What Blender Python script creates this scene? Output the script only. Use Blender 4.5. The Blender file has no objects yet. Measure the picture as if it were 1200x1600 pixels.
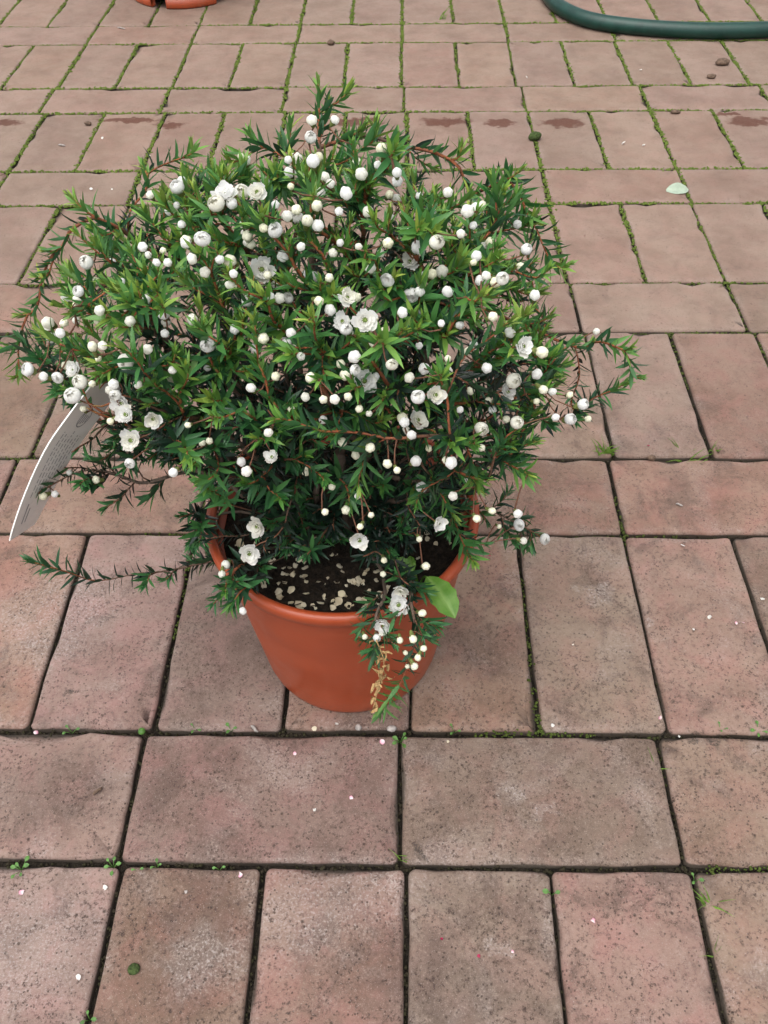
import bpy, math, random
import numpy as np
from math import sin, cos, pi, radians
from mathutils import Vector, Matrix, noise as mnoise

random.seed(11)
rng = np.random.default_rng(11)
scene = bpy.context.scene
col = scene.collection

# ------------------------------------------------------------------ camera
F_PX = 1338.0
CAM = np.array([-0.00759, -0.22026, 0.62244])
PITCH, YAW, ROLL = .8391075, -.02620935, -.0167725
_fw = np.array([sin(YAW)*cos(PITCH), cos(YAW)*cos(PITCH), -sin(PITCH)])
_r = np.array([cos(YAW), -sin(YAW), 0.0]); _u = np.cross(_r, _fw)
_R = _r*cos(ROLL) + _u*sin(ROLL); _U = -_r*sin(ROLL) + _u*cos(ROLL)
cam_data = bpy.data.cameras.new('camera')
cam_data.sensor_fit = 'VERTICAL'; cam_data.sensor_height = 36.0
cam_data.lens = 36.0*F_PX/1600.0
cam_data.clip_start = .01; cam_data.clip_end = 200
cam = bpy.data.objects.new('camera', cam_data); col.objects.link(cam)
mw = Matrix.Identity(4)
for i in range(3):
    mw[i][0] = _R[i]; mw[i][1] = _U[i]; mw[i][2] = -_fw[i]; mw[i][3] = CAM[i]
cam.matrix_world = mw
scene.camera = cam
scene.cycles.use_adaptive_sampling = True; scene.cycles.adaptive_threshold = .03
scene.cycles.max_bounces = 6; scene.cycles.diffuse_bounces = 3; scene.cycles.glossy_bounces = 2; scene.cycles.transmission_bounces = 3

# ------------------------------------------------------------------ overcast sky and soft sun
SUN_EL, SUN_AZ = radians(70), radians(-150)      # azimuth from +Y towards +X
world = bpy.data.worlds.new('World'); scene.world = world; world.use_nodes = True
wn = world.node_tree.nodes; wl = world.node_tree.links
bg = wn['Background']
sky = wn.new('ShaderNodeTexSky'); sky.sky_type = 'NISHITA'; sky.sun_disc = False
sky.sun_elevation = SUN_EL; sky.sun_rotation = SUN_AZ
sky.air_density = 1.0; sky.dust_density = 4.0; sky.ozone_density = 1.0
hs = wn.new('ShaderNodeHueSaturation'); hs.inputs['Saturation'].default_value = .22
wl.new(sky.outputs[0], hs.inputs['Color']); wl.new(hs.outputs[0], bg.inputs[0])
bg.inputs[1].default_value = .15
sd = bpy.data.lights.new('sun', 'SUN'); sd.energy = 1.4; sd.angle = radians(80); sd.color = (1, .97, .92)
sun = bpy.data.objects.new('sun', sd); col.objects.link(sun)
sv = Vector((sin(SUN_AZ)*cos(SUN_EL), cos(SUN_AZ)*cos(SUN_EL), sin(SUN_EL)))
sun.rotation_euler = sv.to_track_quat('Z', 'Y').to_euler(); sun.location = (0, 0, 5)
vs = scene.view_settings
vs.view_transform = 'Standard'; vs.look = 'None'; vs.exposure = 0.72; vs.gamma = 1.0; vs.use_curve_mapping = False

# ------------------------------------------------------------------ helpers
def ray(x, y): return _fw + _R*(x-600)/F_PX + _U*(800-y)/F_PX
def atz(x, y, z=0.0):
    d = ray(x, y); return CAM + d*((z-CAM[2])/d[2])
def aty(x, y, Y):
    d = ray(x, y); return CAM + d*((Y-CAM[1])/d[1])
def proj(P):
    d = np.asarray(P) - CAM; z = d@_fw
    return np.stack([600+F_PX*(d@_R)/z, 800-F_PX*(d@_U)/z, z], -1)
def unit(v):
    v = np.asarray(v, float); n = np.linalg.norm(v); return v/n if n > 1e-9 else np.array([0, 0, 1.0])

def tag(o, label=None, cat=None, group=None, kind=None):
    if label: o['label'] = label
    if cat: o['category'] = cat
    if group: o['group'] = group
    if kind: o['kind'] = kind
    return o
def mesh_from(name, v, f, mat=None, smooth=True, attr=None, mats=None, midx=None):
    me = bpy.data.meshes.new(name)
    me.from_pydata([tuple(map(float, p)) for p in v], [], [tuple(map(int, q)) for q in f])
    for m in (mats or ([mat] if mat else [])): me.materials.append(m)
    if midx is not None: me.polygons.foreach_set('material_index', np.asarray(midx, np.int32))
    if smooth: me.polygons.foreach_set('use_smooth', [True]*len(me.polygons))
    if attr is not None:
        a = me.attributes.new('tone', 'FLOAT_COLOR', 'POINT')
        arr = np.ones((len(v), 4), np.float32); arr[:, :3] = attr
        a.data.foreach_set('color', arr.ravel())
    me.update()
    return me
def link(name, me, parent=None, M=None):
    o = bpy.data.objects.new(name, me); col.objects.link(o)
    if parent is not None: o.parent = parent
    if M is not None: o.matrix_local = M
    return o
def empty(name, loc=(0, 0, 0)):
    o = bpy.data.objects.new(name, None); o.empty_display_size = .02
    o.location = tuple(map(float, loc)); col.objects.link(o); return o
def basis(zdir, up=None, spin=0.0, loc=(0, 0, 0), s=1.0):
    z = unit(zdir)
    up = np.array([0, 0, 1.0]) if up is None else np.asarray(up, float)
    x = np.cross(up, z)
    if np.linalg.norm(x) < 1e-4: x = np.cross(np.array([0, 1.0, 0]), z)
    x = unit(x); y = np.cross(z, x)
    x2 = x*cos(spin) + y*sin(spin); y2 = -x*sin(spin) + y*cos(spin)
    M = Matrix.Identity(4)
    for i in range(3):
        M[i][0] = x2[i]*s; M[i][1] = y2[i]*s; M[i][2] = z[i]*s; M[i][3] = float(loc[i])
    return M
class Bag:
    """collects geometry for one mesh"""
    def __init__(s): s.v = []; s.f = []; s.a = []; s.m = []
    def add(s, v, f, tone=(0, 0, 0), m=0):
        b = len(s.v); s.v += [tuple(p) for p in v]; s.f += [tuple(i+b for i in q) for q in f]
        if np.ndim(tone) == 1: s.a += [tuple(tone)]*len(v)
        else: s.a += [tuple(t) for t in tone]
        s.m += [m]*len(f)
    def mesh(s, name, mats, smooth=True):
        return mesh_from(name, s.v, s.f, mats=mats if isinstance(mats, list) else [mats], midx=s.m, attr=np.array(s.a) if s.a else None, smooth=smooth)
def tube(pts, rad, n=6, cap=True):
    pts = np.asarray(pts, float); N = len(pts); rad = np.broadcast_to(rad, (N,))
    T = np.gradient(pts, axis=0); V = []; Fc = []
    nrm = None
    for i in range(N):
        t = unit(T[i])
        if nrm is None:
            nrm = np.cross(t, [0, 0, 1.0])
            if np.linalg.norm(nrm) < .1: nrm = np.cross(t, [0, 1.0, 0])
        nrm = unit(nrm - t*(nrm@t)); b = np.cross(t, nrm)
        for k in range(n):
            a = 2*pi*k/n; V.append(pts[i] + rad[i]*(nrm*cos(a)+b*sin(a)))
    for i in range(N-1):
        for k in range(n):
            k2 = (k+1) % n; Fc.append((i*n+k, i*n+k2, (i+1)*n+k2, (i+1)*n+k))
    if cap:
        Fc.append(tuple(range(n))[::-1]); Fc.append(tuple((N-1)*n+k for k in range(n)))
    return V, Fc
def bez(p0, p1, p2, p3, n):
    t = np.linspace(0, 1, n)[:, None]
    return (1-t)**3*p0 + 3*(1-t)**2*t*p1 + 3*(1-t)*t*t*p2 + t**3*p3
def catmull(P, n=8):
    P = np.asarray(P, float); Q = np.vstack([2*P[0]-P[1], P, 2*P[-1]-P[-2]]); out = []
    for i in range(1, len(Q)-2):
        for t in np.linspace(0, 1, n, endpoint=False):
            a, b, c, d = Q[i-1], Q[i], Q[i+1], Q[i+2]
            out.append(.5*((2*b)+(-a+c)*t+(2*a-5*b+4*c-d)*t*t+(-a+3*b-3*c+d)*t**3))
    out.append(P[-1]); return np.array(out)

# ------------------------------------------------------------------ materials
class NT:
    def __init__(s, name):
        s.m = bpy.data.materials.new(name); s.m.use_nodes = True
        s.t = s.m.node_tree; s.n = s.t.nodes; s.b = s.n['Principled BSDF']; s.out = s.n['Material Output']
    def new(s, typ, **kw):
        n = s.n.new(typ)
        for k, v in kw.items(): setattr(n, k, v)
        return n
    def con(s, a, b): s.t.links.new(a, b)
    def val(s, sock, v):
        if hasattr(v, 'is_linked') or isinstance(v, bpy.types.NodeSocket): s.con(v, sock)
        else: sock.default_value = v
    def math(s, op, a, b=0.0, c=None, clamp=False):
        n = s.new('ShaderNodeMath', operation=op, use_clamp=clamp)
        s.val(n.inputs[0], a); s.val(n.inputs[1], b)
        if c is not None: s.val(n.inputs[2], c)
        return n.outputs[0]
    def vmath(s, op, a, b):
        n = s.new('ShaderNodeVectorMath', operation=op); s.val(n.inputs[0], a); s.val(n.inputs[1], b)
        return n.outputs['Value'] if op in ('LENGTH', 'DISTANCE', 'DOT_PRODUCT') else n.outputs[0]
    def mix(s, fac, a, b, blend='MIX'):
        n = s.new('ShaderNodeMix', data_type='RGBA', blend_type=blend)
        s.val(n.inputs[0], fac)
        s.val(n.inputs[6], a if not isinstance(a, tuple) else (*a, 1)); s.val(n.inputs[7], b if not isinstance(b, tuple) else (*b, 1))
        return n.outputs[2]
    def noise(s, vec, scale, detail=4, rough=.55, dist=0.0):
        n = s.new('ShaderNodeTexNoise'); s.val(n.inputs['Vector'], vec)
        n.inputs['Scale'].default_value = scale; n.inputs['Detail'].default_value = detail
        n.inputs['Roughness'].default_value = rough; n.inputs['Distortion'].default_value = dist
        return n.outputs[0]
    def vor(s, vec, scale, feature='F1', rand=1.0):
        n = s.new('ShaderNodeTexVoronoi', feature=feature); s.val(n.inputs['Vector'], vec)
        n.inputs['Scale'].default_value = scale; n.inputs['Randomness'].default_value = rand
        return n
    def ramp(s, v, lo, hi, a=0.0, b=1.0):
        n = s.new('ShaderNodeMapRange'); n.interpolation_type = 'SMOOTHSTEP'
        s.val(n.inputs[0], v); n.inputs[1].default_value = lo; n.inputs[2].default_value = hi
        n.inputs[3].default_value = a; n.inputs[4].default_value = b; return n.outputs[0]
    def pos(s): return s.new('ShaderNodeNewGeometry').outputs['Position']
    def objc(s): return s.new('ShaderNodeTexCoord').outputs['Object']
    def rnd(s): return s.new('ShaderNodeObjectInfo').outputs['Random']
    def attr(s, ch=None):
        n = s.new('ShaderNodeAttribute', attribute_name='tone')
        if ch is None: return n.outputs['Color']
        x = s.new('ShaderNodeSeparateColor'); s.con(n.outputs['Color'], x.inputs[0]); return x.outputs[ch]
    def bump(s, h, strength=.3, dist=.001, prev=None):
        n = s.new('ShaderNodeBump'); s.val(n.inputs['Height'], h)
        n.inputs['Strength'].default_value = strength; n.inputs['Distance'].default_value = dist
        if prev is not None: s.con(prev, n.inputs['Normal'])
        return n.outputs[0]
    def base(s, c, rough=.6, normal=None, spec=None):
        s.val(s.b.inputs['Base Color'], c if not isinstance(c, tuple) else (*c, 1))
        s.val(s.b.inputs['Roughness'], rough)
        if normal is not None: s.con(normal, s.b.inputs['Normal'])
        if spec is not None: s.b.inputs['Specular IOR Level'].default_value = spec
        return s.m
def translucent(nt, colsock, fac):
    tr = nt.new('ShaderNodeBsdfTranslucent'); nt.val(tr.inputs[0], colsock if not isinstance(colsock, tuple) else (*colsock, 1))
    mx = nt.new('ShaderNodeMixShader'); mx.inputs[0].default_value = fac
    nt.con(nt.b.outputs[0], mx.inputs[1]); nt.con(tr.outputs[0], mx.inputs[2]); nt.con(mx.outputs[0], nt.out.inputs[0])

STAINS = [(695, 190, .040, .016), (783, 192, .026, .012), (880, 191, .034, .017), (1172, 190, .034, .018), (1135, 178, .022, .008),
          (5, 191, .030, .014), (265, 195, .026, .012), (560, 190, .040, .016), (200, 188, .05, .010)]
DARKS = [(120, 1088, .0055, .0042), (1120, 1160, .008, .005), (655, 1330, .003, .006), (1090, 1152, .02, .003)]
SMEARS = [(760, 1010, .045, .03), (318, 1440, .022, .055), (1062, 778, .014, .05), (300, 1480, .012, .035), (90, 1230, .06, .03), (690, 1550, .05, .03)]
WHITES = [(800, 1243, .008, .006), (935, 930, .013, .009), (905, 915, .006, .005), (540, 1400, .045, .022), (470, 1420, .03, .03),
          (850, 1265, .006, .004), (1010, 975, .005, .004), (30, 1480, .05, .04), (320, 1500, .03, .02), (90, 960, .05, .05), (560, 1375, .05, .012), (785, 1480, .008, .007)]
def brick_mat():
    t = NT('worn_clay_paver'); P = t.pos(); rnd = t.rnd()
    off = t.new('ShaderNodeCombineXYZ'); t.con(t.math('MULTIPLY', rnd, 37.0), off.inputs[0]); t.con(t.math('MULTIPLY', rnd, 91.0), off.inputs[1])
    V = t.vmath('ADD', P, off.outputs[0])
    big = t.noise(V, 14, 5, .6); mid = t.noise(V, 55, 5, .6, .3); fine = t.noise(V, 520, 4, .8); grit = t.noise(V, 1300, 2, .6); spk = t.noise(V, 260, 5, .85)
    c = t.mix(t.ramp(big, .32, .68), (.142, .086, .064), (.204, .135, .104))
    c = t.mix(t.ramp(t.noise(V, 31, 5, .6, .5), .42, .66, 0, .70), c, (.216, .115, .093))
    # per-paver tone
    tone = t.new('ShaderNodeHueSaturation'); t.con(c, tone.inputs['Color'])
    r2 = t.math('FRACT', t.math('MULTIPLY', rnd, 17.31)); r3 = t.math('FRACT', t.math('MULTIPLY', rnd, 53.77))
    t.con(t.math('MULTIPLY_ADD', rnd, .40, .80), tone.inputs['Value']); t.con(t.math('MULTIPLY_ADD', r2, .26, .84), tone.inputs['Saturation'])
    t.con(t.math('MULTIPLY_ADD', r3, .026, .490), tone.inputs['Hue'])
    c = tone.outputs[0]
    # grazing sky sheen put into the far rows' colour; near ones dirtier and redder
    sep = t.new('ShaderNodeSeparateXYZ'); t.con(P, sep.inputs[0])
    c = t.mix(t.ramp(sep.outputs[1], .15, 1.0, 0, .62), c, t.mix(t.ramp(big, .3, .7), (.194, .131, .098), (.236, .168, .130)))
    # lichen/dirt blotches
    dirt = t.noise(V, 22, 6, .7, .6)
    c = t.mix(t.math('MULTIPLY', t.ramp(dirt, .48, .68, 0, .62), t.ramp(sep.outputs[1], .2, .9, 1.0, .30)), c, (.076, .049, .039))
    # efflorescence: pale speckle concentrated in patches and on arrises
    patch = t.noise(V, 17, 4, .65, .4); near = t.ramp(sep.outputs[1], .75, -.05)
    speck = t.ramp(fine, .50, .66)
    edge = t.attr(0)
    pw = t.math('MULTIPLY', t.ramp(patch, .50, .72), t.math('MULTIPLY_ADD', near, .80, .12))
    ew = t.math('MULTIPLY', t.math('POWER', edge, 1.6), t.math('MULTIPLY', t.ramp(t.noise(V, 38, 4), .36, .66), .55))
    wsum = t.math('ADD', pw, ew, clamp=True)
    c = t.mix(t.math('MULTIPLY', wsum, t.math('MULTIPLY_ADD', speck, .75, .25)), c, (.30, .25, .225))
    # explicit chalky marks and stains, each with a shape of its own
    wob = t.new('ShaderNodeTexNoise'); t.con(P, wob.inputs['Vector']); wob.inputs['Scale'].default_value = 70; wob.inputs['Detail'].default_value = 4
    wv = t.vmath('SCALE', t.vmath('SUBTRACT', wob.outputs['Color'], (.5, .5, .5)), (0, 0, 0))
    wv.node.inputs['Scale'].default_value = .042
    Pw = t.vmath('ADD', P, wv)
    def marks(lst, soft):
        acc = None
        for (x, y, a, b) in lst:
            q = atz(x, y)
            d = t.vmath('MULTIPLY', t.vmath('SUBTRACT', Pw, (float(q[0]), float(q[1]), 0.0)), (1/a, 1/b, 0.0))
            m = t.ramp(t.vmath('LENGTH', d, (0, 0, 0)), 1.0+soft, 1.0-soft)
            acc = m if acc is None else t.math('MAXIMUM', acc, m)
        return acc
    c = t.mix(t.math('MULTIPLY', marks(SMEARS, .5), .42), c, (.075, .050, .040))
    c = t.mix(t.math('MULTIPLY', marks(WHITES, .6), t.math('MULTIPLY_ADD', speck, .55, .12)), c, (.36, .325, .305))
    c = t.mix(t.math('MULTIPLY', marks(STAINS, .25), .88), c, (.078, .026, .014))
    c = t.mix(t.math('MULTIPLY', marks(DARKS, .5), t.math('MULTIPLY', t.ramp(fine, .40, .56), .85)), c, (.02, .016, .012))
    # pits and dark grains
    v1 = t.vor(V, 300); v2 = t.vor(V, 110)
    pit1 = t.ramp(v1.outputs['Distance'], .27, .08); keep = t.ramp(t.noise(V, 60, 3), .40, .54)
    pit2 = t.math('MULTIPLY', t.ramp(v2.outputs['Distance'], .17, .06), t.ramp(t.noise(V, 34, 2), .47, .55))
    pits = t.math('MAXIMUM', t.math('MULTIPLY', pit1, keep), pit2)
    dark = t.math('MULTIPLY', t.ramp(spk, .50, .36), t.ramp(t.noise(V, 26, 4, .65), .36, .62, .25, 1.0))
    c = t.mix(t.math('MULTIPLY', dark, t.math('MULTIPLY_ADD', near, .85, .20)), c, (.046, .028, .022))
    c = t.mix(t.math('MULTIPLY', pits, t.math('MULTIPLY_ADD', near, .45, .4)), c, (.040, .026, .020))
    c = t.mix(t.math('MULTIPLY', t.ramp(grit, .62, .72), t.math('MULTIPLY_ADD', near, .45, .10)), c, (.36, .305, .275))
    c = t.mix(t.math('MULTIPLY', t.ramp(spk, .56, .68), t.math('MULTIPLY_ADD', near, .40, .10)), c, (.285, .215, .180))
    # darker colour on the paver flank down in the joint
    c = t.mix(t.ramp(t.attr(1), .3, .9, 0, .9), c, (.035, .028, .020))
    h = t.math('SUBTRACT', t.math('ADD', t.math('MULTIPLY', fine, .5), t.math('MULTIPLY', mid, .8)), t.math('MULTIPLY', pits, .9))
    return t.base(c, t.ramp(mid, .3, .7, .74, .9), t.bump(t.math('ADD', h, t.math('MULTIPLY', grit, .25)), .65, .0009), spec=.35)
M_BRICK = brick_mat()

def soil_mat(name, a, b, scale):
    t = NT(name); P = t.pos(); n1 = t.noise(P, scale, 5, .7); n2 = t.noise(P, scale*6, 4, .7)
    c = t.mix(t.ramp(n1, .35, .7), a, b); c = t.mix(t.ramp(n2, .62, .72, 0, .6), c, (.16, .12, .085))
    return t.base(c, .95, t.bump(t.math('ADD', n1, n2), .9, .003), spec=.2)
M_BED = soil_mat('joint_dirt', (.012, .0095, .007), (.042, .033, .024), 150)
M_SOIL = soil_mat('potting_mix', (.008, .006, .0045), (.040, .027, .017), 260)
def moss_mat():
    t = NT('moss'); a = t.attr(0); P = t.pos(); n = t.noise(P, 900, 3, .6)
    c = t.mix(a, (.036, .048, .012), (.120, .170, .030)); c = t.mix(t.ramp(n, .4, .7, 0, .6), c, (.035, .045, .012))
    c = t.mix(t.attr(1), c, (.030, .023, .016))
    return t.base(c, .95, t.bump(n, .8, .001), spec=.15)
M_MOSS = moss_mat()
def plain(name, c, rough=.6, spec=.5, var=.0, scale=300, bump=0.0):
    t = NT(name); P = t.pos(); n = t.noise(P, scale, 4, .6)
    cc = t.mix(t.ramp(n, .3, .7), tuple(x*(1-var) for x in c), tuple(min(1, x*(1+var)) for x in c))
    return t.base(cc, rough, t.bump(n, bump, .0006) if bump else None, spec)
def pot_mat():
    t = NT('terracotta_plastic'); P = t.pos(); O = t.objc(); n = t.noise(P, 26, 5, .65); f = t.noise(P, 900, 2, .5)
    c = t.mix(t.ramp(n, .35, .7), (.290, .050, .016), (.340, .064, .023))
    dust = t.noise(O, 11, 5, .7, .5)
    c = t.mix(t.ramp(dust, .52, .76, 0, .34), c, (.34, .115, .06))
    # faint turned scratches round the wall
    mp = t.new('ShaderNodeMapping'); t.con(O, mp.inputs[0]); mp.inputs['Scale'].default_value = (4, 4, 700)
    sc = t.noise(mp.outputs[0], 1.0, 3, .6)
    c = t.mix(t.ramp(sc, .60, .74, 0, .22), c, (.30, .070, .03))
    zs = t.new('ShaderNodeSeparateXYZ'); t.con(O, zs.inputs[0])
    spl = t.math('MULTIPLY', t.ramp(t.noise(P, 150, 5, .75), .52, .66), t.ramp(zs.outputs[2], .055, .0, 0, .55))
    c = t.mix(spl, c, (.13, .055, .032))
    mp2 = t.new('ShaderNodeMapping'); t.con(O, mp2.inputs[0]); mp2.inputs['Scale'].default_value = (60, 60, 7)
    c = t.mix(t.ramp(t.noise(mp2.outputs[0], 1.0, 4, .6), .56, .74, 0, .30), c, (.36, .125, .07))
    sp = t.vor(P, 120); c = t.mix(t.math('MULTIPLY', t.ramp(sp.outputs['Distance'], .12, .06), t.ramp(t.noise(P, 30), .55, .62)), c, (.12, .05, .03))
    return t.base(c, t.ramp(n, .3, .7, .30, .46), t.bump(t.math('ADD', t.math('MULTIPLY', sc, .4), t.math('MULTIPLY', f, .2)), .18, .0006), spec=.42)
M_POT = pot_mat()
def leaf_mat():
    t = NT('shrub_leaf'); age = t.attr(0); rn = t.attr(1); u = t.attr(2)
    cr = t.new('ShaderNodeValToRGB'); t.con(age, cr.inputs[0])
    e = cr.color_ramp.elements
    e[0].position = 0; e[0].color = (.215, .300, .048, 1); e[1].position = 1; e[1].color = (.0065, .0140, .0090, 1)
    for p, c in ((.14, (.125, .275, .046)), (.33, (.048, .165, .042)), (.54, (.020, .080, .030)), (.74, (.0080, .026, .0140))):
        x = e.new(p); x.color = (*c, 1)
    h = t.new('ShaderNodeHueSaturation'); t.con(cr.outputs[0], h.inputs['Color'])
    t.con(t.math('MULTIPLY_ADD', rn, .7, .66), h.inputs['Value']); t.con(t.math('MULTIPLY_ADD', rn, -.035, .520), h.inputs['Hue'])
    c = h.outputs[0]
    red = t.math('MULTIPLY', t.ramp(u, .86, 1.0), t.ramp(age, .35, .05, 0, .65))
    c = t.mix(red, c, (.16, .055, .02))
    g = t.new('ShaderNodeNewGeometry')
    c2 = t.mix(t.math('MULTIPLY', g.outputs['Backfacing'], .35), c, (.07, .15, .07))
    t.base(c2, t.math('MULTIPLY_ADD', rn, .16, .34), None, .42)
    translucent(t, c, .26)
    return t.m
M_LEAF = leaf_mat()
def bark_mat():
    t = NT('twig_bark'); age = t.attr(0); P = t.pos(); n = t.noise(P, 700, 4, .7)
    cr = t.new('ShaderNodeValToRGB'); t.con(age, cr.inputs[0]); e = cr.color_ramp.elements
    e[0].position = 0; e[0].color = (.235, .150, .040, 1); e[1].position = 1; e[1].color = (.115, .085, .064, 1)
    for p, c in ((.10, (.33, .095, .035)), (.40, (.24, .075, .032)), (.65, (.125, .070, .045))):
        x = e.new(p); x.color = (*c, 1)
    c = t.mix(t.ramp(n, .35, .7, 0, .6), cr.outputs[0], (.06, .042, .032))
    return t.base(c, .75, t.bump(n, .6, .0006), .3)
M_BARK = bark_mat()
def petal_mat(name, c, edge, trans=.20):
    t = NT(name); P = t.pos(); n = t.noise(P, 420, 3, .6); r = t.rnd()
    cc = t.mix(t.ramp(n, .45, .8, 0, .35), c, tuple(x*.86 for x in c))
    cc = t.mix(t.math('MULTIPLY', t.ramp(r, .45, 1.0), .35), cc, tuple(a*b for a, b in zip(c, (.97, .94, .72))))
    cc = t.mix(t.math('MULTIPLY', t.attr(0), .75), cc, edge)       # tone r: brown ageing / green base
    t.base(cc, .6, t.bump(n, .25, .0005), .3); translucent(t, cc, trans); return t.m
M_PETAL = petal_mat('white_petal', (.91, .91, .89), (.60, .52, .28), .46)
M_BUD = petal_mat('cream_bud', (.82, .81, .64), (.50, .46, .16))
M_CALYX = plain('calyx_green', (.16, .19, .055), .6, .3, .3, 900)
M_CENTRE = plain('flower_centre', (.10, .15, .03), .6, .3, .4, 1200)
M_FALLEN = petal_mat('withered_petal', (.58, .52, .39), (.36, .24, .12))
M_PINK = petal_mat('pink_petal', (.80, .70, .72), (.62, .07, .22))
M_MAG = plain('magenta_petal', (.30, .015, .06), .6, .3, .2)
M_DRY = plain('dried_leaf', (.36, .235, .105), .7, .2, .35, 700)
M_WEED = None
def weed_mat():
    t = NT('weed_leaf'); O = t.objc(); P = t.pos(); n = t.noise(P, 160, 4, .6)
    c = t.mix(t.ramp(n, .3, .7), (.080, .20, .022), (.120, .255, .036)); u = t.attr(0)
    c = t.mix(t.math('MULTIPLY', u, .55), c, (.26, .40, .12))
    t.base(c, .45, t.bump(t.math('ADD', n, t.math('MULTIPLY', u, -1.0)), .35, .0012), .4); translucent(t, c, .25); return t.m
M_WEED = weed_mat()
M_GRASS = plain('grass_blade', (.13, .24, .035), .5, .35, .35, 200)
M_SEED = plain('seedling_leaf', (.062, .150, .026), .5, .35, .3, 300)
M_TAGW = plain('tag_card', (.84, .84, .80), .45, .4, .05, 60)
M_INK = plain('tag_print', (.30, .30, .31), .6, .2, .2, 60)
def hose_mat():
    t = NT('green_hose'); O = t.objc(); n = t.noise(t.pos(), 45, 4, .6)
    c = t.mix(t.ramp(n, .35, .72), (.002, .027, .020), (.005, .042, .031)); c = t.mix(t.ramp(t.noise(t.pos(), 160, 4, .7), .58, .75, 0, .4), c, (.045, .065, .052))
    return t.base(c, .42, t.bump(n, .15, .001), .45)
M_HOSE = hose_mat()
M_DRYLEAF = plain('pale_leaf', (.28, .34, .26), .5, .4, .12, 120)
M_STONE = plain('pebble', (.10, .065, .045), .8, .3, .4, 200, .5)
M_GREY = plain('grey_chip', (.30, .27, .25), .8, .3, .3, 300)
M_DKGREEN = plain('mossy_lump', (.040, .060, .018), .9, .2, .5, 500, .8)

# ------------------------------------------------------------------ paving: every paver a piece of its own
LB, WB, TH = .2005, .0985, .045
def brick_mesh(name, lx, ly, seed):
    rs = np.random.default_rng(seed)
    cr = .0046; out = []
    hx, hy = lx/2, ly/2
    def edge(p, q, n): return [tuple(np.array(p)+(np.array(q)-np.array(p))*k/n) for k in range(n)]
    corners = [(hx-cr, hy-cr, 0), (-hx+cr, hy-cr, pi/2), (-hx+cr, -hy+cr, pi), (hx-cr, -hy+cr, 1.5*pi)]
    for i, (cx, cy, a0) in enumerate(corners):
        arc = [(cx+cr*cos(a0+pi/2*k/3), cy+cr*sin(a0+pi/2*k/3)) for k in range(4)]
        nx = corners[(i+1) % 4]; nxt = (nx[0]+cr*cos(nx[2]), nx[1]+cr*sin(nx[2]))
        n = 10 if abs(nxt[0]-arc[-1][0])+abs(nxt[1]-arc[-1][1]) > .12 else 6
        out += arc + edge(arc[-1], nxt, n)[1:]
    O = np.array(out); N = len(O); s = seed*3.7
    def wob(p, amp, fr): return np.array([mnoise.noise((p[0]*fr+s, p[1]*fr, s)), mnoise.noise((p[0]*fr, p[1]*fr+s, s+9))])*amp
    O = np.array([p+wob(p, .0011, 60)+wob(p, .0007, 210) for p in O])
    L = np.hypot(O[:, 0], O[:, 1])[:, None]; D = np.stack([np.sign(O[:, 0])*np.clip(np.abs(O[:, 0])-(hx-cr), 0, 1), np.sign(O[:, 1])*np.clip(np.abs(O[:, 1])-(hy-cr), 0, 1)], 1)
    D = D/np.maximum(np.linalg.norm(D, axis=1), 1e-6)[:, None]
    rings = [(0, -TH, 1, 1), (0, -.0045, .9, 1), (.0004, -.0022, 1, .25), (.0012, -.0008, 1, .0), (.0024, -.0002, .95, 0), (.0040, 0.0, .8, 0), (.013, .0001, .12, 0), (.028, .0001, 0, 0)]
    V = []; A = []; Fc = []
    for (ins, z, e, fl) in rings:
        for k in range(N):
            chip = max(0, mnoise.noise((O[k][0]*42+s, O[k][1]*42, 4.0+s))-.15)*.014 if .0003 < ins < .008 else 0
            i2 = ins+chip*.6
            if i2 <= cr: p = O[k]-D[k]*i2
            else:
                q0 = O[k]-D[k]*cr; m = i2-cr
                p = np.array([max(-hx+cr+m, min(hx-cr-m, q0[0])), max(-hy+cr+m, min(hy-cr-m, q0[1]))])
            V.append((p[0], p[1], z-chip*.5)); A.append((e, fl, 0))
    R_ = len(rings)
    for r in range(R_-1):
        for k in range(N):
            k2 = (k+1) % N; Fc.append((r*N+k, r*N+k2, (r+1)*N+k2, (r+1)*N+k))
    V.append((0, 0, .0001)); A.append((0, 0, 0)); c = len(V)-1
    for k in range(N): Fc.append(((R_-1)*N+k, (R_-1)*N+(k+1) % N, c))
    return mesh_from(name, V, Fc, M_BRICK, True, np.array(A))
STR = [brick_mesh('paver_stretcher', LB, WB, 1+i) for i in range(6)]
SOL = [brick_mesh('paver_soldier', WB, LB, 21+i) for i in range(8)]

bed_v = []; bed_f = []; n = 40
for i in range(n+1):
    for j in range(n+1): bed_v.append((-20+40*i/n, -18+40*j/n, -.0085))
for i in range(n):
    for j in range(n): bed_f.append((i*(n+1)+j, (i+1)*(n+1)+j, (i+1)*(n+1)+j+1, i*(n+1)+j+1))
ground = link('ground', mesh_from('ground', bed_v, bed_f, M_BED)); tag(ground, kind='structure')
paving = empty('paving'); tag(paving, kind='structure')

PA, PB = .1050, .2062
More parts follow.
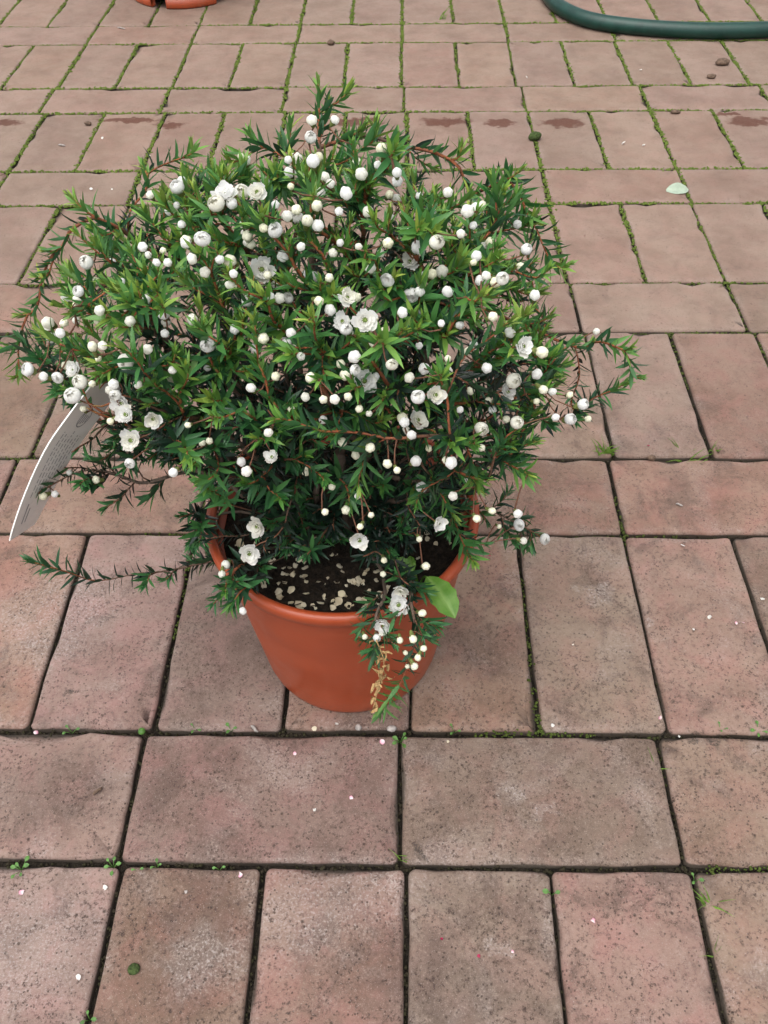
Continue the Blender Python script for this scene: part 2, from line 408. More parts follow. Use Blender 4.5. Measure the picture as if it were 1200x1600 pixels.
# row boundaries (upwards) from the joint under the pot row, and each row's own x offset as laid
BND = [0.0, .1037, .3113, .4152, .6307, .7358, .937, 1.0397, 1.2454, 1.3474, 1.5537, 1.6521]
X0 = [-.0065, .0017, .0030, .0124, .0110, .0046, .0040, .0035, -.0016, -.0055, -.0034, -.004]
PT = [.2030, .2044, .2044, .2024, .2000, .2028, .2042, .2043, .2068, .2037, .2047, .204]
rows = []
for k in range(len(BND)-1): rows.append((BND[k], BND[k+1], X0[k], PT[k], k % 2))       # 0 stretcher, 1 soldier
y = 0.0; k = 1
while y > -2.0:
    d = PB if k % 2 else PA
    rows.append((y-d, y, -.0023 if k == 1 else random.uniform(-.006, .008), .2040, k % 2)); y -= d; k += 1
y = BND[-1]; k = 1
while y < 3.6:
    d = PB if k % 2 else PA
    rows.append((y, y+d, -.004 if k == 1 else random.uniform(-.006, .008), .2045, k % 2)); y += d; k += 1
specs = []; joints = []
for (y0, y1, x0, pt, sol) in rows:
    step = pt/2 if sol else pt
    i0 = int((-2.6-x0)/step); i1 = int((2.6-x0)/step)
    for i in range(i0, i1):
        xa = x0+i*step
        specs.append((xa+step/2, (y0+y1)/2, sol, step, y1-y0))
        joints.append((xa, y0, xa, y1))
    joints.append((-2.6, y0, 2.6, y0))
def visw(s):
    q = proj((s[0], s[1], 0)); 
    if q[2] < .1: return 1e6+abs(s[1])*1000+abs(s[0])*1000
    return abs(q[0]-600)/600 + abs(q[1]-800)/800 if (-250 < q[0] < 1450 and -90 < q[1] < 1900) else 10+np.hypot(s[0], s[1]-.6)
specs.sort(key=visw)
rest = Bag()
for i, (x, y, sol, sx, sy) in enumerate(specs):
    lst = SOL if sol else STR; me = lst[random.randrange(len(lst))]
    dz = random.uniform(-.0010, .0004); rx = random.gauss(0, .0028); ry = random.gauss(0, .0028)
    rz = random.gauss(0, .006) + (pi if random.random() < .5 else 0)
    # fill the cell: joint of 4-6 mm
    fx = (sx-random.uniform(.0022, .0040))/(WB if sol else LB); fy = (sy-random.uniform(.0026, .0046))/(LB if sol else WB)
    M = Matrix.Translation((x+random.uniform(-.0007, .0007), y+random.uniform(-.0007, .0007), dz)) @ Matrix.Rotation(rz, 4, 'Z') @ Matrix.Rotation(rx*.3, 4, 'X') @ Matrix.Rotation(ry*.3, 4, 'Y') @ Matrix.Diagonal((fx, fy, 1, 1))
    if i < 296:
        link('paver', me, paving, M)
    else:
        hx, hy = (WB/2, LB/2) if sol else (LB/2, WB/2)
        b = .003
        v = [M @ Vector(p) for p in [(-hx, -hy, -.02), (hx, -hy, -.02), (hx, hy, -.02), (-hx, hy, -.02), (-hx, -hy, -b), (hx, -hy, -b), (hx, hy, -b), (-hx, hy, -b),
             (-hx+b, -hy+b, 0), (hx-b, -hy+b, 0), (hx-b, hy-b, 0), (-hx+b, hy-b, 0)]]
        rest.add(v, [(0, 1, 5, 4), (1, 2, 6, 5), (2, 3, 7, 6), (3, 0, 4, 7), (4, 5, 9, 8), (5, 6, 10, 9), (6, 7, 11, 10), (7, 4, 8, 11), (8, 9, 10, 11)], (0.1, 0, 0))
o = link('paving_beyond', rest.mesh('paving_beyond', M_BRICK, False), paving); tag(o, kind='stuff')

# moss and crumbs of dirt packed in the joints
ICO_V = np.array([(0, 0, 1), (.894, 0, .447), (.276, .851, .447), (-.724, .526, .447), (-.724, -.526, .447), (.276, -.851, .447), (.724, .526, -.3), (-.276, .851, -.3), (-.894, 0, -.3), (-.276, -.851, -.3), (.724, -.526, -.3)])
ICO_F = np.array([(0, 1, 2), (0, 2, 3), (0, 3, 4), (0, 4, 5), (0, 5, 1), (1, 6, 2), (2, 7, 3), (3, 8, 4), (4, 9, 5), (5, 10, 1), (2, 6, 7), (3, 7, 8), (4, 8, 9), (5, 9, 10), (1, 10, 6)])
def moss_level(x, y):
    n = mnoise.noise((x*3.3+5, y*3.3, 1.2)) + .6*mnoise.noise((x*14, y*14, 7.7))
    g = min(1, max(0, (y-.22)/.75))
    v = g*1.35 + n*.55 - .40
    for (px, py, r, s) in MOSSY:
        if (x-px)**2+(y-py)**2 < r*r: v += s
    return v
MOSSY = [(*atz(840, 1138)[:2], .05, .9), (*atz(850, 1130)[:2], .02, .6), (*atz(1165, 1352)[:2], .03, .9), (*atz(280, 940)[:2], .04, .8), (*atz(820, 960)[:2], .05, .7),
         (*atz(600, 830)[:2], .05, .5), (*atz(300, 840)[:2], .05, .6), (*atz(980, 830)[:2], .05, .6), (*atz(640, 1145)[:2], .02, .5)]
cl = {'moss': ([], [], []), 'dirt': ([], [], [])}
for (xa, ya, xb, yb) in joints:
    L = math.hypot(xb-xa, yb-ya); horiz = abs(xb-xa) > abs(yb-ya)
    nseg = int(L/.0011)
    for i in range(nseg):
        s = random.random(); x = xa+(xb-xa)*s; y = ya+(yb-ya)*s
        q = proj((x, y, 0))
        if q[2] < .2 or not (-120 < q[0] < 1320 and -80 < q[1] < 1700): continue
        g = min(1, max(0, (y-.25)/.5))
        if random.random() < .20*g: continue
        m = moss_level(x, y); j = random.gauss(0, .0016)*(1+.35*g)
        if horiz: y += j
        else: x += j
        ismoss = random.random() < .5+m*.9
        if ismoss and m > 0.0:
            r = random.uniform(.0006, .0013)*(1+.7*g); z = -.0064+min(.0048, max(0, m)*.0048)+random.uniform(0, .0010)
            tone = (min(1, max(0, .15+.35*random.random()+.45*g*m)), max(0, min(.8, .55-m)), 0); T = cl['moss']
        else:
            if random.random() < .35: continue
            r = random.uniform(.0004, .0015); z = random.uniform(-.0080, -.0048); tone = (0, random.uniform(.7, 1.0), 0); T = cl['dirt']
        T[0].append((x, y, z)); T[1].append((r*random.uniform(.8, 1.4), r*random.uniform(.8, 1.4), r*random.uniform(.6, 1.0), random.random()*6.28)); T[2].append(tone)
for key, nm in (('moss', 'moss'), ('dirt', 'joint_dirt')):
    P = np.array(cl[key][0]); S = np.array(cl[key][1]); T = np.array(cl[key][2]); N = len(P)
    ca, sa = np.cos(S[:, 3])[:, None], np.sin(S[:, 3])[:, None]
    jit = 1+rng.uniform(-.3, .3, (N, len(ICO_V)))
    lx = ICO_V[:, 0]*jit*S[:, :1]; ly = ICO_V[:, 1]*jit*S[:, 1:2]; lz = ICO_V[:, 2]*jit*S[:, 2:3]
    V = np.stack([lx*ca-ly*sa, lx*sa+ly*ca, lz], -1)+P[:, None, :]
    Fc = (ICO_F[None]+np.arange(N)[:, None, None]*len(ICO_V)).reshape(-1, 3)
    o = link(nm, mesh_from(nm, V.reshape(-1, 3), Fc, M_MOSS, True, np.repeat(T, len(ICO_V), 0)))
    tag(o, 'green moss filling the joints between the far pavers' if key == 'moss' else 'dark crumbs of dirt packed in the joints between the near pavers', 'moss' if key == 'moss' else 'dirt', kind='stuff')

# ------------------------------------------------------------------ the pot
PC = np.array([-.0479, .1904, 0.0]); PH, PR, PBASE = .170, .0977, .072
def lathe(prof, n=96):
    V = []; Fc = []
    for (r, z) in prof:
        for k in range(n): V.append((r*cos(2*pi*k/n), r*sin(2*pi*k/n), z))
    for i in range(len(prof)-1):
        for k in range(n):
            k2 = (k+1) % n; Fc.append((i*n+k, i*n+k2, (i+1)*n+k2, (i+1)*n+k))
    Fc.append(tuple(range(n))[::-1]); Fc.append(tuple((len(prof)-1)*n+k for k in range(n)))
    return V, Fc
def wall_r(z): return PBASE+(PR-.0045-PBASE)*(z/PH)
outer = [(PBASE-.006, .0008), (PBASE-.003, .0004), (PBASE-.0012, .0016), (PBASE, .005)] + [(wall_r(z), z) for z in np.linspace(.012, PH-.0145, 10)]
rim = [(PR-.0052, PH-.0138), (PR-.0030, PH-.0128), (PR-.0012, PH-.0105), (PR-.0003, PH-.007), (PR, PH-.0040), (PR-.0006, PH-.0016), (PR-.0022, PH-.0003), (PR-.0042, PH), (PR-.0062, PH-.0008), (PR-.0074, PH-.003)]
inner = [(wall_r(z)-.003, z) for z in np.linspace(PH-.012, .02, 6)] + [(.06, .006)]
pot = empty('flower_pot', (PC[0], PC[1], .0004))
tag(pot, 'round terracotta coloured plastic pot holding the white flowering shrub', 'flower pot')
v, f = lathe(outer+[(outer[-1][0]+.0002, PH-.0140)]+[(rim[0][0]-.0, PH-.0139)]+inner, 96); link('pot_wall', mesh_from('pot_wall', v, f, M_POT), pot)
n = 96; V = []; Fc = []
for (r, z) in rim:
    for k in range(n):
        a = 2*pi*k/n; w = 1+.0025*sin(2*a+.6)+.0012*sin(5*a); V.append((r*w*cos(a), r*w*sin(a), z))
for i in range(len(rim)):
    i2 = (i+1) % len(rim)
    for k in range(n): Fc.append((i*n+k, i*n+(k+1) % n, i2*n+(k+1) % n, i2*n+k))
link('pot_rim', mesh_from('pot_rim', V, Fc, M_POT), pot)

# potting soil: lumpy surface inside the pot
SZ = PH-.020
V = []; Fc = []; nr, na = 26, 72
def soil_h(x, y): return SZ + .0045*mnoise.noise((x*38, y*38, 3)) + .0022*mnoise.noise((x*130, y*130, 5)) + .0012*mnoise.noise((x*320, y*320, 8)) + .010*max(0, 1-math.hypot(x, y)/.05)
RS = wall_r(SZ)-.0032
for i in range(nr+1):
    for k in range(na):
        r = RS*i/nr; x, y = r*cos(2*pi*k/na), r*sin(2*pi*k/na); V.append((x, y, soil_h(x, y)))
for i in range(nr):
    for k in range(na): Fc.append((i*na+k, (i+1)*na+k, (i+1)*na+(k+1) % na, i*na+(k+1) % na))
soil = link('potting_soil', mesh_from('potting_soil', V, Fc, M_SOIL)); soil.location = (PC[0], PC[1], 0)
tag(soil, 'dark potting soil inside the terracotta coloured pot', 'soil', kind='stuff')
B = Bag()
for i in range(900):
    r = RS*math.sqrt(random.random())*.98; a = random.random()*2*pi; x, y = r*cos(a), r*sin(a); s = random.uniform(.0006, .0022)
    if random.random() < .22:
        L = random.uniform(.004, .012); b = random.random()*6.28
        v, f = tube([(x, y, soil_h(x, y)+.0008), (x+L*cos(b), y+L*sin(b), soil_h(x, y)+.0012+random.random()*.002)], .0004, 4)
        B.add(v, f)
    else:
        B.add([(x+p[0]*s*random.uniform(.7, 1.3), y+p[1]*s*random.uniform(.7, 1.3), soil_h(x, y)+p[2]*s*.8) for p in ICO_V], [tuple(q) for q in ICO_F])
o = link('soil_crumbs', mesh_from('soil_crumbs', B.v, B.f, M_SOIL), soil); tag(o, kind='stuff')

# ------------------------------------------------------------------ the shrub
BASE = np.array([PC[0], PC[1], SZ+.004])
CC = np.array([-.060, .222, .292]); CR = np.array([.178, .140, .128])      # crown ellipsoid
shrub = empty('flowering_shrub', BASE)
tag(shrub, 'bushy evergreen shrub covered in small white flowers and buds in the pot', 'shrub')
SB = np.array(BASE)
npos = [BASE.copy()]; npar = [-1]; nlen = [0.0]; ndir = [np.array([0, 0, 1.0])]
chains = []          # (node ids from attach node to tip, leafy length, style)
def grow(tip, tipdir, start=None, bow=.42, leafy=None, style='shoot', ctrl=None, far=.25):
    tip = np.asarray(tip, float); tipdir = unit(tipdir)
    if start is None:
        P = np.array(npos); d = np.linalg.norm(P-tip, axis=1); L = np.array(nlen)
        fwd = np.einsum('ij,ij->i', tip-P, np.array(ndir))/np.maximum(d, 1e-6)
        cost = d*(1.25-.25*fwd) + far*L; cost[d < .022] += 1; start = int(np.argmin(cost))
    p0 = npos[start]; d = np.linalg.norm(tip-p0)
    if ctrl is not None:
        pts = catmull([p0]+[np.asarray(c, float) for c in ctrl]+[tip], 10)
    else:
        d0 = unit(ndir[start]*.55+unit(tip-p0)*.75+rng.normal(0, .12, 3))
        pts = bez(p0, p0+d0*d*bow, tip-tipdir*d*bow*.8, tip, max(5, int(d/.006)+2))
    ph = rng.uniform(0, 6, 3)
    ids = [start]; seg = np.linalg.norm(np.diff(pts, axis=0), axis=1)
    acc = 0
    for i in range(1, len(pts)):
        acc += seg[i-1]; w = sin(pi*i/(len(pts)-1))*.0016
        p = pts[i] + w*np.array([sin(acc*140+ph[0]), sin(acc*120+ph[1]), sin(acc*130+ph[2])])
        npos.append(p); npar.append(ids[-1]); nlen.append(nlen[ids[-1]]+seg[i-1]); ndir.append(unit(pts[i]-pts[i-1])); ids.append(len(npos)-1)
    chains.append((ids, leafy if leafy is not None else rng.uniform(.05, .10), style))
    return ids
def crown_pt(x, y, jit=0.0):
    d = ray(x, y); o = (CAM-CC)/CR; q = d/CR
    a, b, c = q@q, 2*o@q, o@o-1; D = b*b-4*a*c
    t = (-b-math.sqrt(D))/(2*a) if D > 0 else -b/(2*a)
    return CAM+d*(t+jit)
# scaffold limbs: rise steeply from the soil, then fan out
for k in range(13):
    a = 2*pi*k/13+rng.uniform(-.2, .2); el = rng.uniform(.15, 1.15) if k % 3 else 1.4
    dirv = np.array([cos(a)*cos(el), sin(a)*cos(el), sin(el)])
    hub = CC+dirv*CR*rng.uniform(.42, .62)-np.array([0, 0, .02])
    npos.append(BASE+np.array([cos(a), sin(a), 0])*rng.uniform(.004, .014)+np.array([0, 0, .006])); npar.append(0); nlen.append(.01); ndir.append(unit([cos(a)*.5, sin(a)*.5, 1])); st = len(npos)-1
    grow(hub, unit(dirv+np.array([0, 0, .5])), start=st, leafy=0.0, style='limb')
    chains[-1] = ([0]+chains[-1][0], 0.0, 'limb')
# hand placed shoots: pixel, depth Y, tip direction (x, y, z)
HAND = [(497, 128, .30, (-.1, .2, 1), .08), (545, 140, .30, (.35, .2, 1), .07), (560, 205, .28, (.1, .1, 1), .06), (722, 228, .27, (-.1, .2, 1), .06), (748, 300, .26, (.5, .2, 1), .06),
  (812, 266, .23, (.8, .1, .8), .08), (835, 338, .22, (.5, .1, 1), .06), (885, 415, .20, (1, .2, .5), .09), (862, 490, .21, (.5, .1, 1), .06), (925, 535, .22, (.6, .2, .9), .05), (985, 545, .20, (.5, .1, 1), .04),
  (1000, 590, .20, (1, 0, .3), .07), (908, 645, .20, (1, -.1, -.1), .10), (112, 308, .24, (-.8, .2, .9), .08), (222, 258, .27, (-.7, .2, .9), .08), (72, 392, .23, (-.9, .1, .5), .07),
  (30, 492, .21, (-.9, 0, .5), .07), (8, 545, .20, (-1, 0, .4), .08), (25, 590, .19, (-1, -.1, .1), .07), (55, 432, .22, (-.9, .1, .6), .06), (300, 230, .28, (-.3, .2, 1), .07), (390, 208, .29, (-.3, .3, 1), .07), (455, 195, .30, (-.2, .3, 1), .07),
  (620, 215, .29, (.2, .3, 1), .07), (680, 262, .28, (.3, .2, 1), .06), (150, 568, .13, (-1, -.35, .1), .07), (825, 740, .11, (.6, -.6, .3), .05), (705, 690, .085, (.1, -.8, .6), .06), (690, 585, .09, (.2, -.7, .8), .06),
  (495, 672, .085, (-.4, -.6, .7), .07), (312, 752, .10, (-.9, -.4, .3), .11), (560, 760, .09, (.2, -.9, .1), .06), (745, 760, .10, (.3, -.8, .2), .06), (430, 655, .09, (-.2, -.8, .4), .06), (650, 790, .10, (.2, -.8, .0), .06),
  (850, 610, .14, (.8, -.3, .4), .07), (800, 500, .12, (.5, -.4, .7), .07), (880, 570, .17, (.9, -.1, .5), .07), (840, 690, .13, (.8, -.5, .2), .07)]
for (x, y, Y, td, lf) in HAND: grow(aty(x, y, Y), td, leafy=lf)
POLY = np.array([(495, 165), (545, 175), (620, 225), (690, 285), (735, 265), (800, 285), (825, 345), (862, 420), (850, 490), (890, 530), (900, 560), (880, 600), (830, 680), (800, 740), (760, 780), (700, 800),
   (600, 800), (500, 790), (420, 780), (360, 750), (300, 715), (210, 690), (130, 640), (75, 600), (55, 550), (60, 490), (95, 440), (100, 390), (135, 345), (200, 345), (245, 285), (320, 255), (400, 230), (460, 200)], float)
def inside(x, y, P):
    c = False; j = len(P)-1
    for i in range(len(P)):
        if (P[i][1] > y) != (P[j][1] > y) and x < (P[j][0]-P[i][0])*(y-P[i][1])/(P[j][1]-P[i][1])+P[i][0]: c = not c
        j = i
    return c
pts = []
tries = 0
while tries < 9000:
    tries += 1; x, y = rng.uniform(40, 930), rng.uniform(150, 810)
    if not inside(x, y, POLY): continue
    md = 26 if y < 560 else 34
    if y > 690: md = 50
    if all((x-a)**2+(y-b)**2 > md*md for a, b in pts): pts.append((x, y))
tips = []
for (x, y) in pts:
    low = max(0, (y-560)/250)
    P = crown_pt(x, y, rng.uniform(-.014, .03)+low*.05*rng.random()); n = unit((P-CC)/CR**2*.01)
    td = unit(n*.7+np.array([0, 0, .65-.6*low])+rng.normal(0, .28, 3))
    push = rng.uniform(-.018, .012) if rng.random() < .84 else rng.uniform(.012, .032)
    q = proj(P+td*push); qc = np.array([470., 490.]); q2 = qc+(q[:2]-qc)/1.035
    if not inside(q2[0], q2[1], POLY): push = min(push, -.006)
    tips.append((P+td*push, td, .045, .09, 'shoot'))
for i in range(85):      # far side of the crown
    a = rng.uniform(-.35*pi, 1.35*pi); el = rng.uniform(-.35, 1.2); d = np.array([cos(a)*cos(el), abs(sin(a))*cos(el), sin(el)])
    P = CC+d*CR*rng.uniform(.82, 1.03); q = proj(P)
    if not inside(q[0], q[1], POLY): continue
    tips.append((P, unit(d+np.array([0, 0, .5])+rng.normal(0, .25, 3)), .05, .09, 'shoot'))
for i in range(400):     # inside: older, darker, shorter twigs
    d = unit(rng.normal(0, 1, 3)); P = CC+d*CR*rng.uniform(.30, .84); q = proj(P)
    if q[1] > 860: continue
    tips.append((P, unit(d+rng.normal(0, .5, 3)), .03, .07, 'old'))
for i in range(46):      # low twigs around the neck and over the soil
    a = rng.uniform(0, 2*pi); r = rng.uniform(.02, .105); P = PC+np.array([cos(a)*r, sin(a)*r, rng.uniform(.165, .235)])
    if sin(a) < -.2 and r > .06: P[2] += .02
    tips.append((P, unit([cos(a), sin(a), rng.uniform(-.3, .5)]), .03, .07, 'old'))
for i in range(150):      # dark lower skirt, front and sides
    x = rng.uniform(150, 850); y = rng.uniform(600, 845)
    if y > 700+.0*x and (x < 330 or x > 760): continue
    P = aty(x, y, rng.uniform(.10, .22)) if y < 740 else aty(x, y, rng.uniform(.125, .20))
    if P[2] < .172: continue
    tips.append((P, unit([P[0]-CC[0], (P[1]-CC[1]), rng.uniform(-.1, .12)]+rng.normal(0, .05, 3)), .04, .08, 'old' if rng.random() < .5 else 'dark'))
for i in range(60):      # sprigs over the soil
    x, y = rng.uniform(380, 730), rng.uniform(770, 872)
    P = atz(x, y, rng.uniform(.180, .215))
    if math.hypot(P[0]-PC[0], P[1]-PC[1]) > .086: continue
    tips.append((P, unit([rng.normal(0, .6), -.7, rng.uniform(-.2, .3)]), .03, .06, 'dark' if rng.random() < .6 else 'old'))
tips.sort(key=lambda t: np.linalg.norm(t[0]-BASE))
for (P, td, l0, l1, stl) in tips: grow(P, td, leafy=rng.uniform(l0, l1), style=stl)
# long low branches
def low(ctrl, tipdir, leafy, style, start=0, buds=()):
    c = [aty(x, y, Y) for (x, y, Y) in ctrl]
    return grow(c[-1], tipdir, start=start, leafy=leafy, style=style, ctrl=c[:-1])
n0 = 0
br1 = low([(400, 850, .19), (330, 878, .175), (240, 893, .165), (150, 905, .155), (45, 876, .145)], (-1, 0, .2), .20, 'lowmix')
br2 = low([(430, 760, .20), (330, 735, .185), (220, 752, .165), (130, 735, .155), (52, 775, .14)], (-1, -.3, -.3), .17, 'dark')
br3 = low([(420, 740, .21), (330, 700, .20), (240, 670, .185), (150, 655, .175)], (-1, -.1, .1), .15, 'dark')
br3b = low([(300, 690, .195), (230, 690, .185), (165, 700, .17)], (-1, -.2, -.1), .09, 'dark', start=br3[len(br3)//2])
br4 = low([(600, 860, .17), (635, 905, .115), (648, 960, .082), (640, 1035, .072), (593, 1118, .060)], (-.5, -.2, -1), .17, 'front')
br5 = low([(600, 900, .125), (590, 950, .088), (590, 985, .078), (585, 1030, .074)], (-.2, -.1, -1), .05, 'dark')
br6 = low([(440, 850, .17), (380, 880, .125), (358, 905, .108), (352, 925, .092)], (-.3, -.9, .1), .06, 'shoot')
br6b = low([(420, 880, .14), (385, 915, .105), (360, 948, .090)], (-.3, -.6, -.4), .05, 'shoot')
br7 = low([(640, 810, .18), (705, 800, .165), (722, 850, .140), (740, 878, .125)], (.5, -.4, -1), .05, 'tipbright')
br8 = low([(650, 800, .20), (740, 795, .20), (800, 812, .195), (850, 842, .185)], (1, -.1, -.3), .12, 'dark')
br9 = low([(560, 830, .19), (430, 810, .150), (370, 790, .13), (318, 760, .105)], (-.9, -.4, .5), .05, 'tipbright')
br10 = low([(700, 690, .21), (800, 660, .205), (870, 650, .20), (930, 625, .20), (975, 600, .198)], (1, 0, .5), .06, 'shoot')
br11 = low([(330, 800, .19), (318, 812, .170), (314, 825, .150)], (-.8, -.4, .1), .05, 'dark')
br12 = low([(150, 660, .19), (110, 590, .185), (40, 580, .18)], (-1, -.1, .2), .10, 'dark', start=br3[len(br3)//2])

# short dark side twigs on the low branches
def sides(ids, n_, a0, a1, L, style='dark', up=.2):
    for k in range(n_):
        j = ids[int(len(ids)*(a0+(a1-a0)*(k+rng.random())/n_))]; d = ndir[j]
        side = unit(np.cross(d, rng.normal(0, 1, 3))); td = unit(d*.7+side*.9+np.array([0, 0, up]))
        grow(npos[j]+td*rng.uniform(.5, 1)*L, unit(td+d*.4), start=j, leafy=rng.uniform(.02, L), style=style)
sides(br3, 22, .25, .95, .042); sides(br2, 12, .25, .8, .032); sides(br3b, 6, .3, .9, .03); sides(br8, 8, .3, .9, .026); sides(br10, 7, .15, .7, .028)
sides(br4, 12, .25, .72, .022, 'dark', 0); sides(br5, 7, .3, .9, .02, 'dark', 0); sides(br1, 6, .2, .6, .022); sides(br12, 8, .3, .9, .03); sides(br11, 5, .3, .9, .03); sides(br6, 5, .4, .9, .02); sides(br9, 8, .1, .6, .035); sides(br7, 4, .2, .7, .03)

NP = np.array(npos)
kids = np.zeros(len(npos))
for ids, lf, stl in chains:
    j = ids[-1]
    while j >= 0: kids[j] += 1; j = npar[j]
NR = .00050*np.maximum(kids, 1)**.44
ntwig = 0; inner = Bag()
chains.sort(key=lambda c: proj(NP[c[0][-1]])[2])
for ids, lf, stl in chains:
    pts_ = NP[ids]-SB; rr = NR[ids].copy(); rr[0] = min(rr[0], rr[1]*1.15)
    L = np.concatenate([[0], np.cumsum(np.linalg.norm(np.diff(pts_, axis=0), axis=1))]); s = L[-1]-L
    rr[-1] *= .6
    age = np.clip(s/.075, 0, 1)*.75 + np.clip((rr-.0009)/.0015, 0, .4)
    if stl in ('old', 'dark', 'limb'): age = np.clip(age+.45, 0, 1)
    age = np.clip(age, 0, 1)
    nn = 8 if rr.max() > .0016 else 5
    v, f = tube(pts_, rr, nn)
    tn = np.repeat(np.stack([age, age*0, age*0], 1), nn, 0)
    if stl == 'limb': link('branch', mesh_from('branch', v, f, M_BARK, True, tn), shrub)
    elif stl != 'old' and ntwig < 296: link('twig', mesh_from('twig', v, f, M_BARK, True, tn), shrub); ntwig += 1
    else: inner.add(v, f, tn)
tag(link('inner_twigs', inner.mesh('inner_twigs', M_BARK), shrub), kind='stuff')

# ---- leaves
ST = [0.0, .16, .42, .72]; WD = [.24, .80, 1.0, .68]
def leaf_template(fold=.22, droop=.10):
    V = []; U = []
    for t, w in zip(ST, WD):
        z = 0.0
        V += [(-.5*w, t, z+fold*.5*w), (0, t, z), (.5*w, t, z+fold*.5*w)]; U += [t]*3
    V.append((0, 1, 0)); U.append(1.0)
    Fc = []
    for i in range(3):
        b = i*3; Fc += [(b, b+1, b+4, b+3), (b+1, b+2, b+5, b+4)]
    Fc += [(9, 10, 12), (10, 11, 12)]
    return np.array(V, float), Fc, np.array(U)
LT = [leaf_template(.34), leaf_template(.26), leaf_template(.44), leaf_template(.20)]
leaves = []      # pos, ydir, normal, length, width, age, rnd, template
for ids, lf, stl in chains:
    if stl == 'limb': continue
    P = NP[ids]; seg = np.linalg.norm(np.diff(P, axis=0), axis=1); L = np.concatenate([[0], np.cumsum(seg)]); tot = L[-1]
    smax = min(tot*.96, lf); s = 0.0; k = rng.uniform(0, 6); cnt = 0
    vig = rng.uniform(.66, 1.08); hue = rng.random()
    low_shade = float(np.interp(proj(P[-1])[1], [520, 760], [0, .12])) if stl == 'shoot' else 0.0  # lower shoots: older leaves, plus crown shade put into their age tone
    while s < smax:
        q = tot-s; i = min(len(seg)-1, int(np.searchsorted(L, q, 'right')-1)); t = (q-L[i])/max(seg[i], 1e-6)
        p = P[i]+(P[i+1]-P[i])*t; sd_ = unit(P[i+1]-P[i])
        k += 2.39996+rng.normal(0, .18); cnt += 1
        a = unit(np.cross(sd_, [0, 0, 1.0] if abs(sd_[2]) < .9 else [1.0, 0, 0])); b = np.cross(sd_, a)
        rad = a*cos(k)+b*sin(k)
        ang = radians(np.interp(s, [0, .004, .015, .05, .1], [12, 30, 52, 62, 70])+rng.normal(0, 9))
        d = unit(sd_*cos(ang)+rad*sin(ang)+np.array([0, 0, .10]))
        nrm = sd_*1.0+np.array([0, 0, .45])+rng.normal(0, .15, 3); nrm = unit(nrm-d*(nrm@d))
        ln = np.interp(s, [0, .003, .012, .04, .08], [.0070, .0120, .0168, .0140, .0100])*vig*rng.uniform(.78, 1.15)
        age = np.clip(np.interp(s, [0, .006, .019, .033, .056], [.0, .12, .36, .70, .95])+rng.normal(0, .07)+(.16*hue-.05)+low_shade, 0, 1)
        wr = rng.uniform(.165, .24)
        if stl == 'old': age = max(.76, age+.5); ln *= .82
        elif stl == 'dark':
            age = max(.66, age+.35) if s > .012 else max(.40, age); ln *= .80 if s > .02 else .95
        elif stl == 'lowmix':
            age = np.interp(s, [0, .03, .07, .1], [.35, .6, .9, 1]); ln *= np.interp(s, [0, .06, .1], [1.15, 1.35, 1.35])
        elif stl == 'front':
            age = np.interp(s, [0, .035, .045, .1], [.16, .26, .70, .85]); ln *= .85
        elif stl == 'tipbright': age = min(age, .34)
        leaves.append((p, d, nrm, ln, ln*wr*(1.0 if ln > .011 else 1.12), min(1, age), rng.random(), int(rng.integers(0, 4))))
        step = np.interp(s, [0, .004, .02, .05, .1], [.0006, .0011, .0015, .0018, .0023])
        if stl == 'old': step *= 1.15
        if stl == 'lowmix': step *= .85*rng.uniform(.5, 1.9)
        if stl == 'front' and s > .05: step *= 1.2
        s += step*rng.uniform(.7, 1.3)

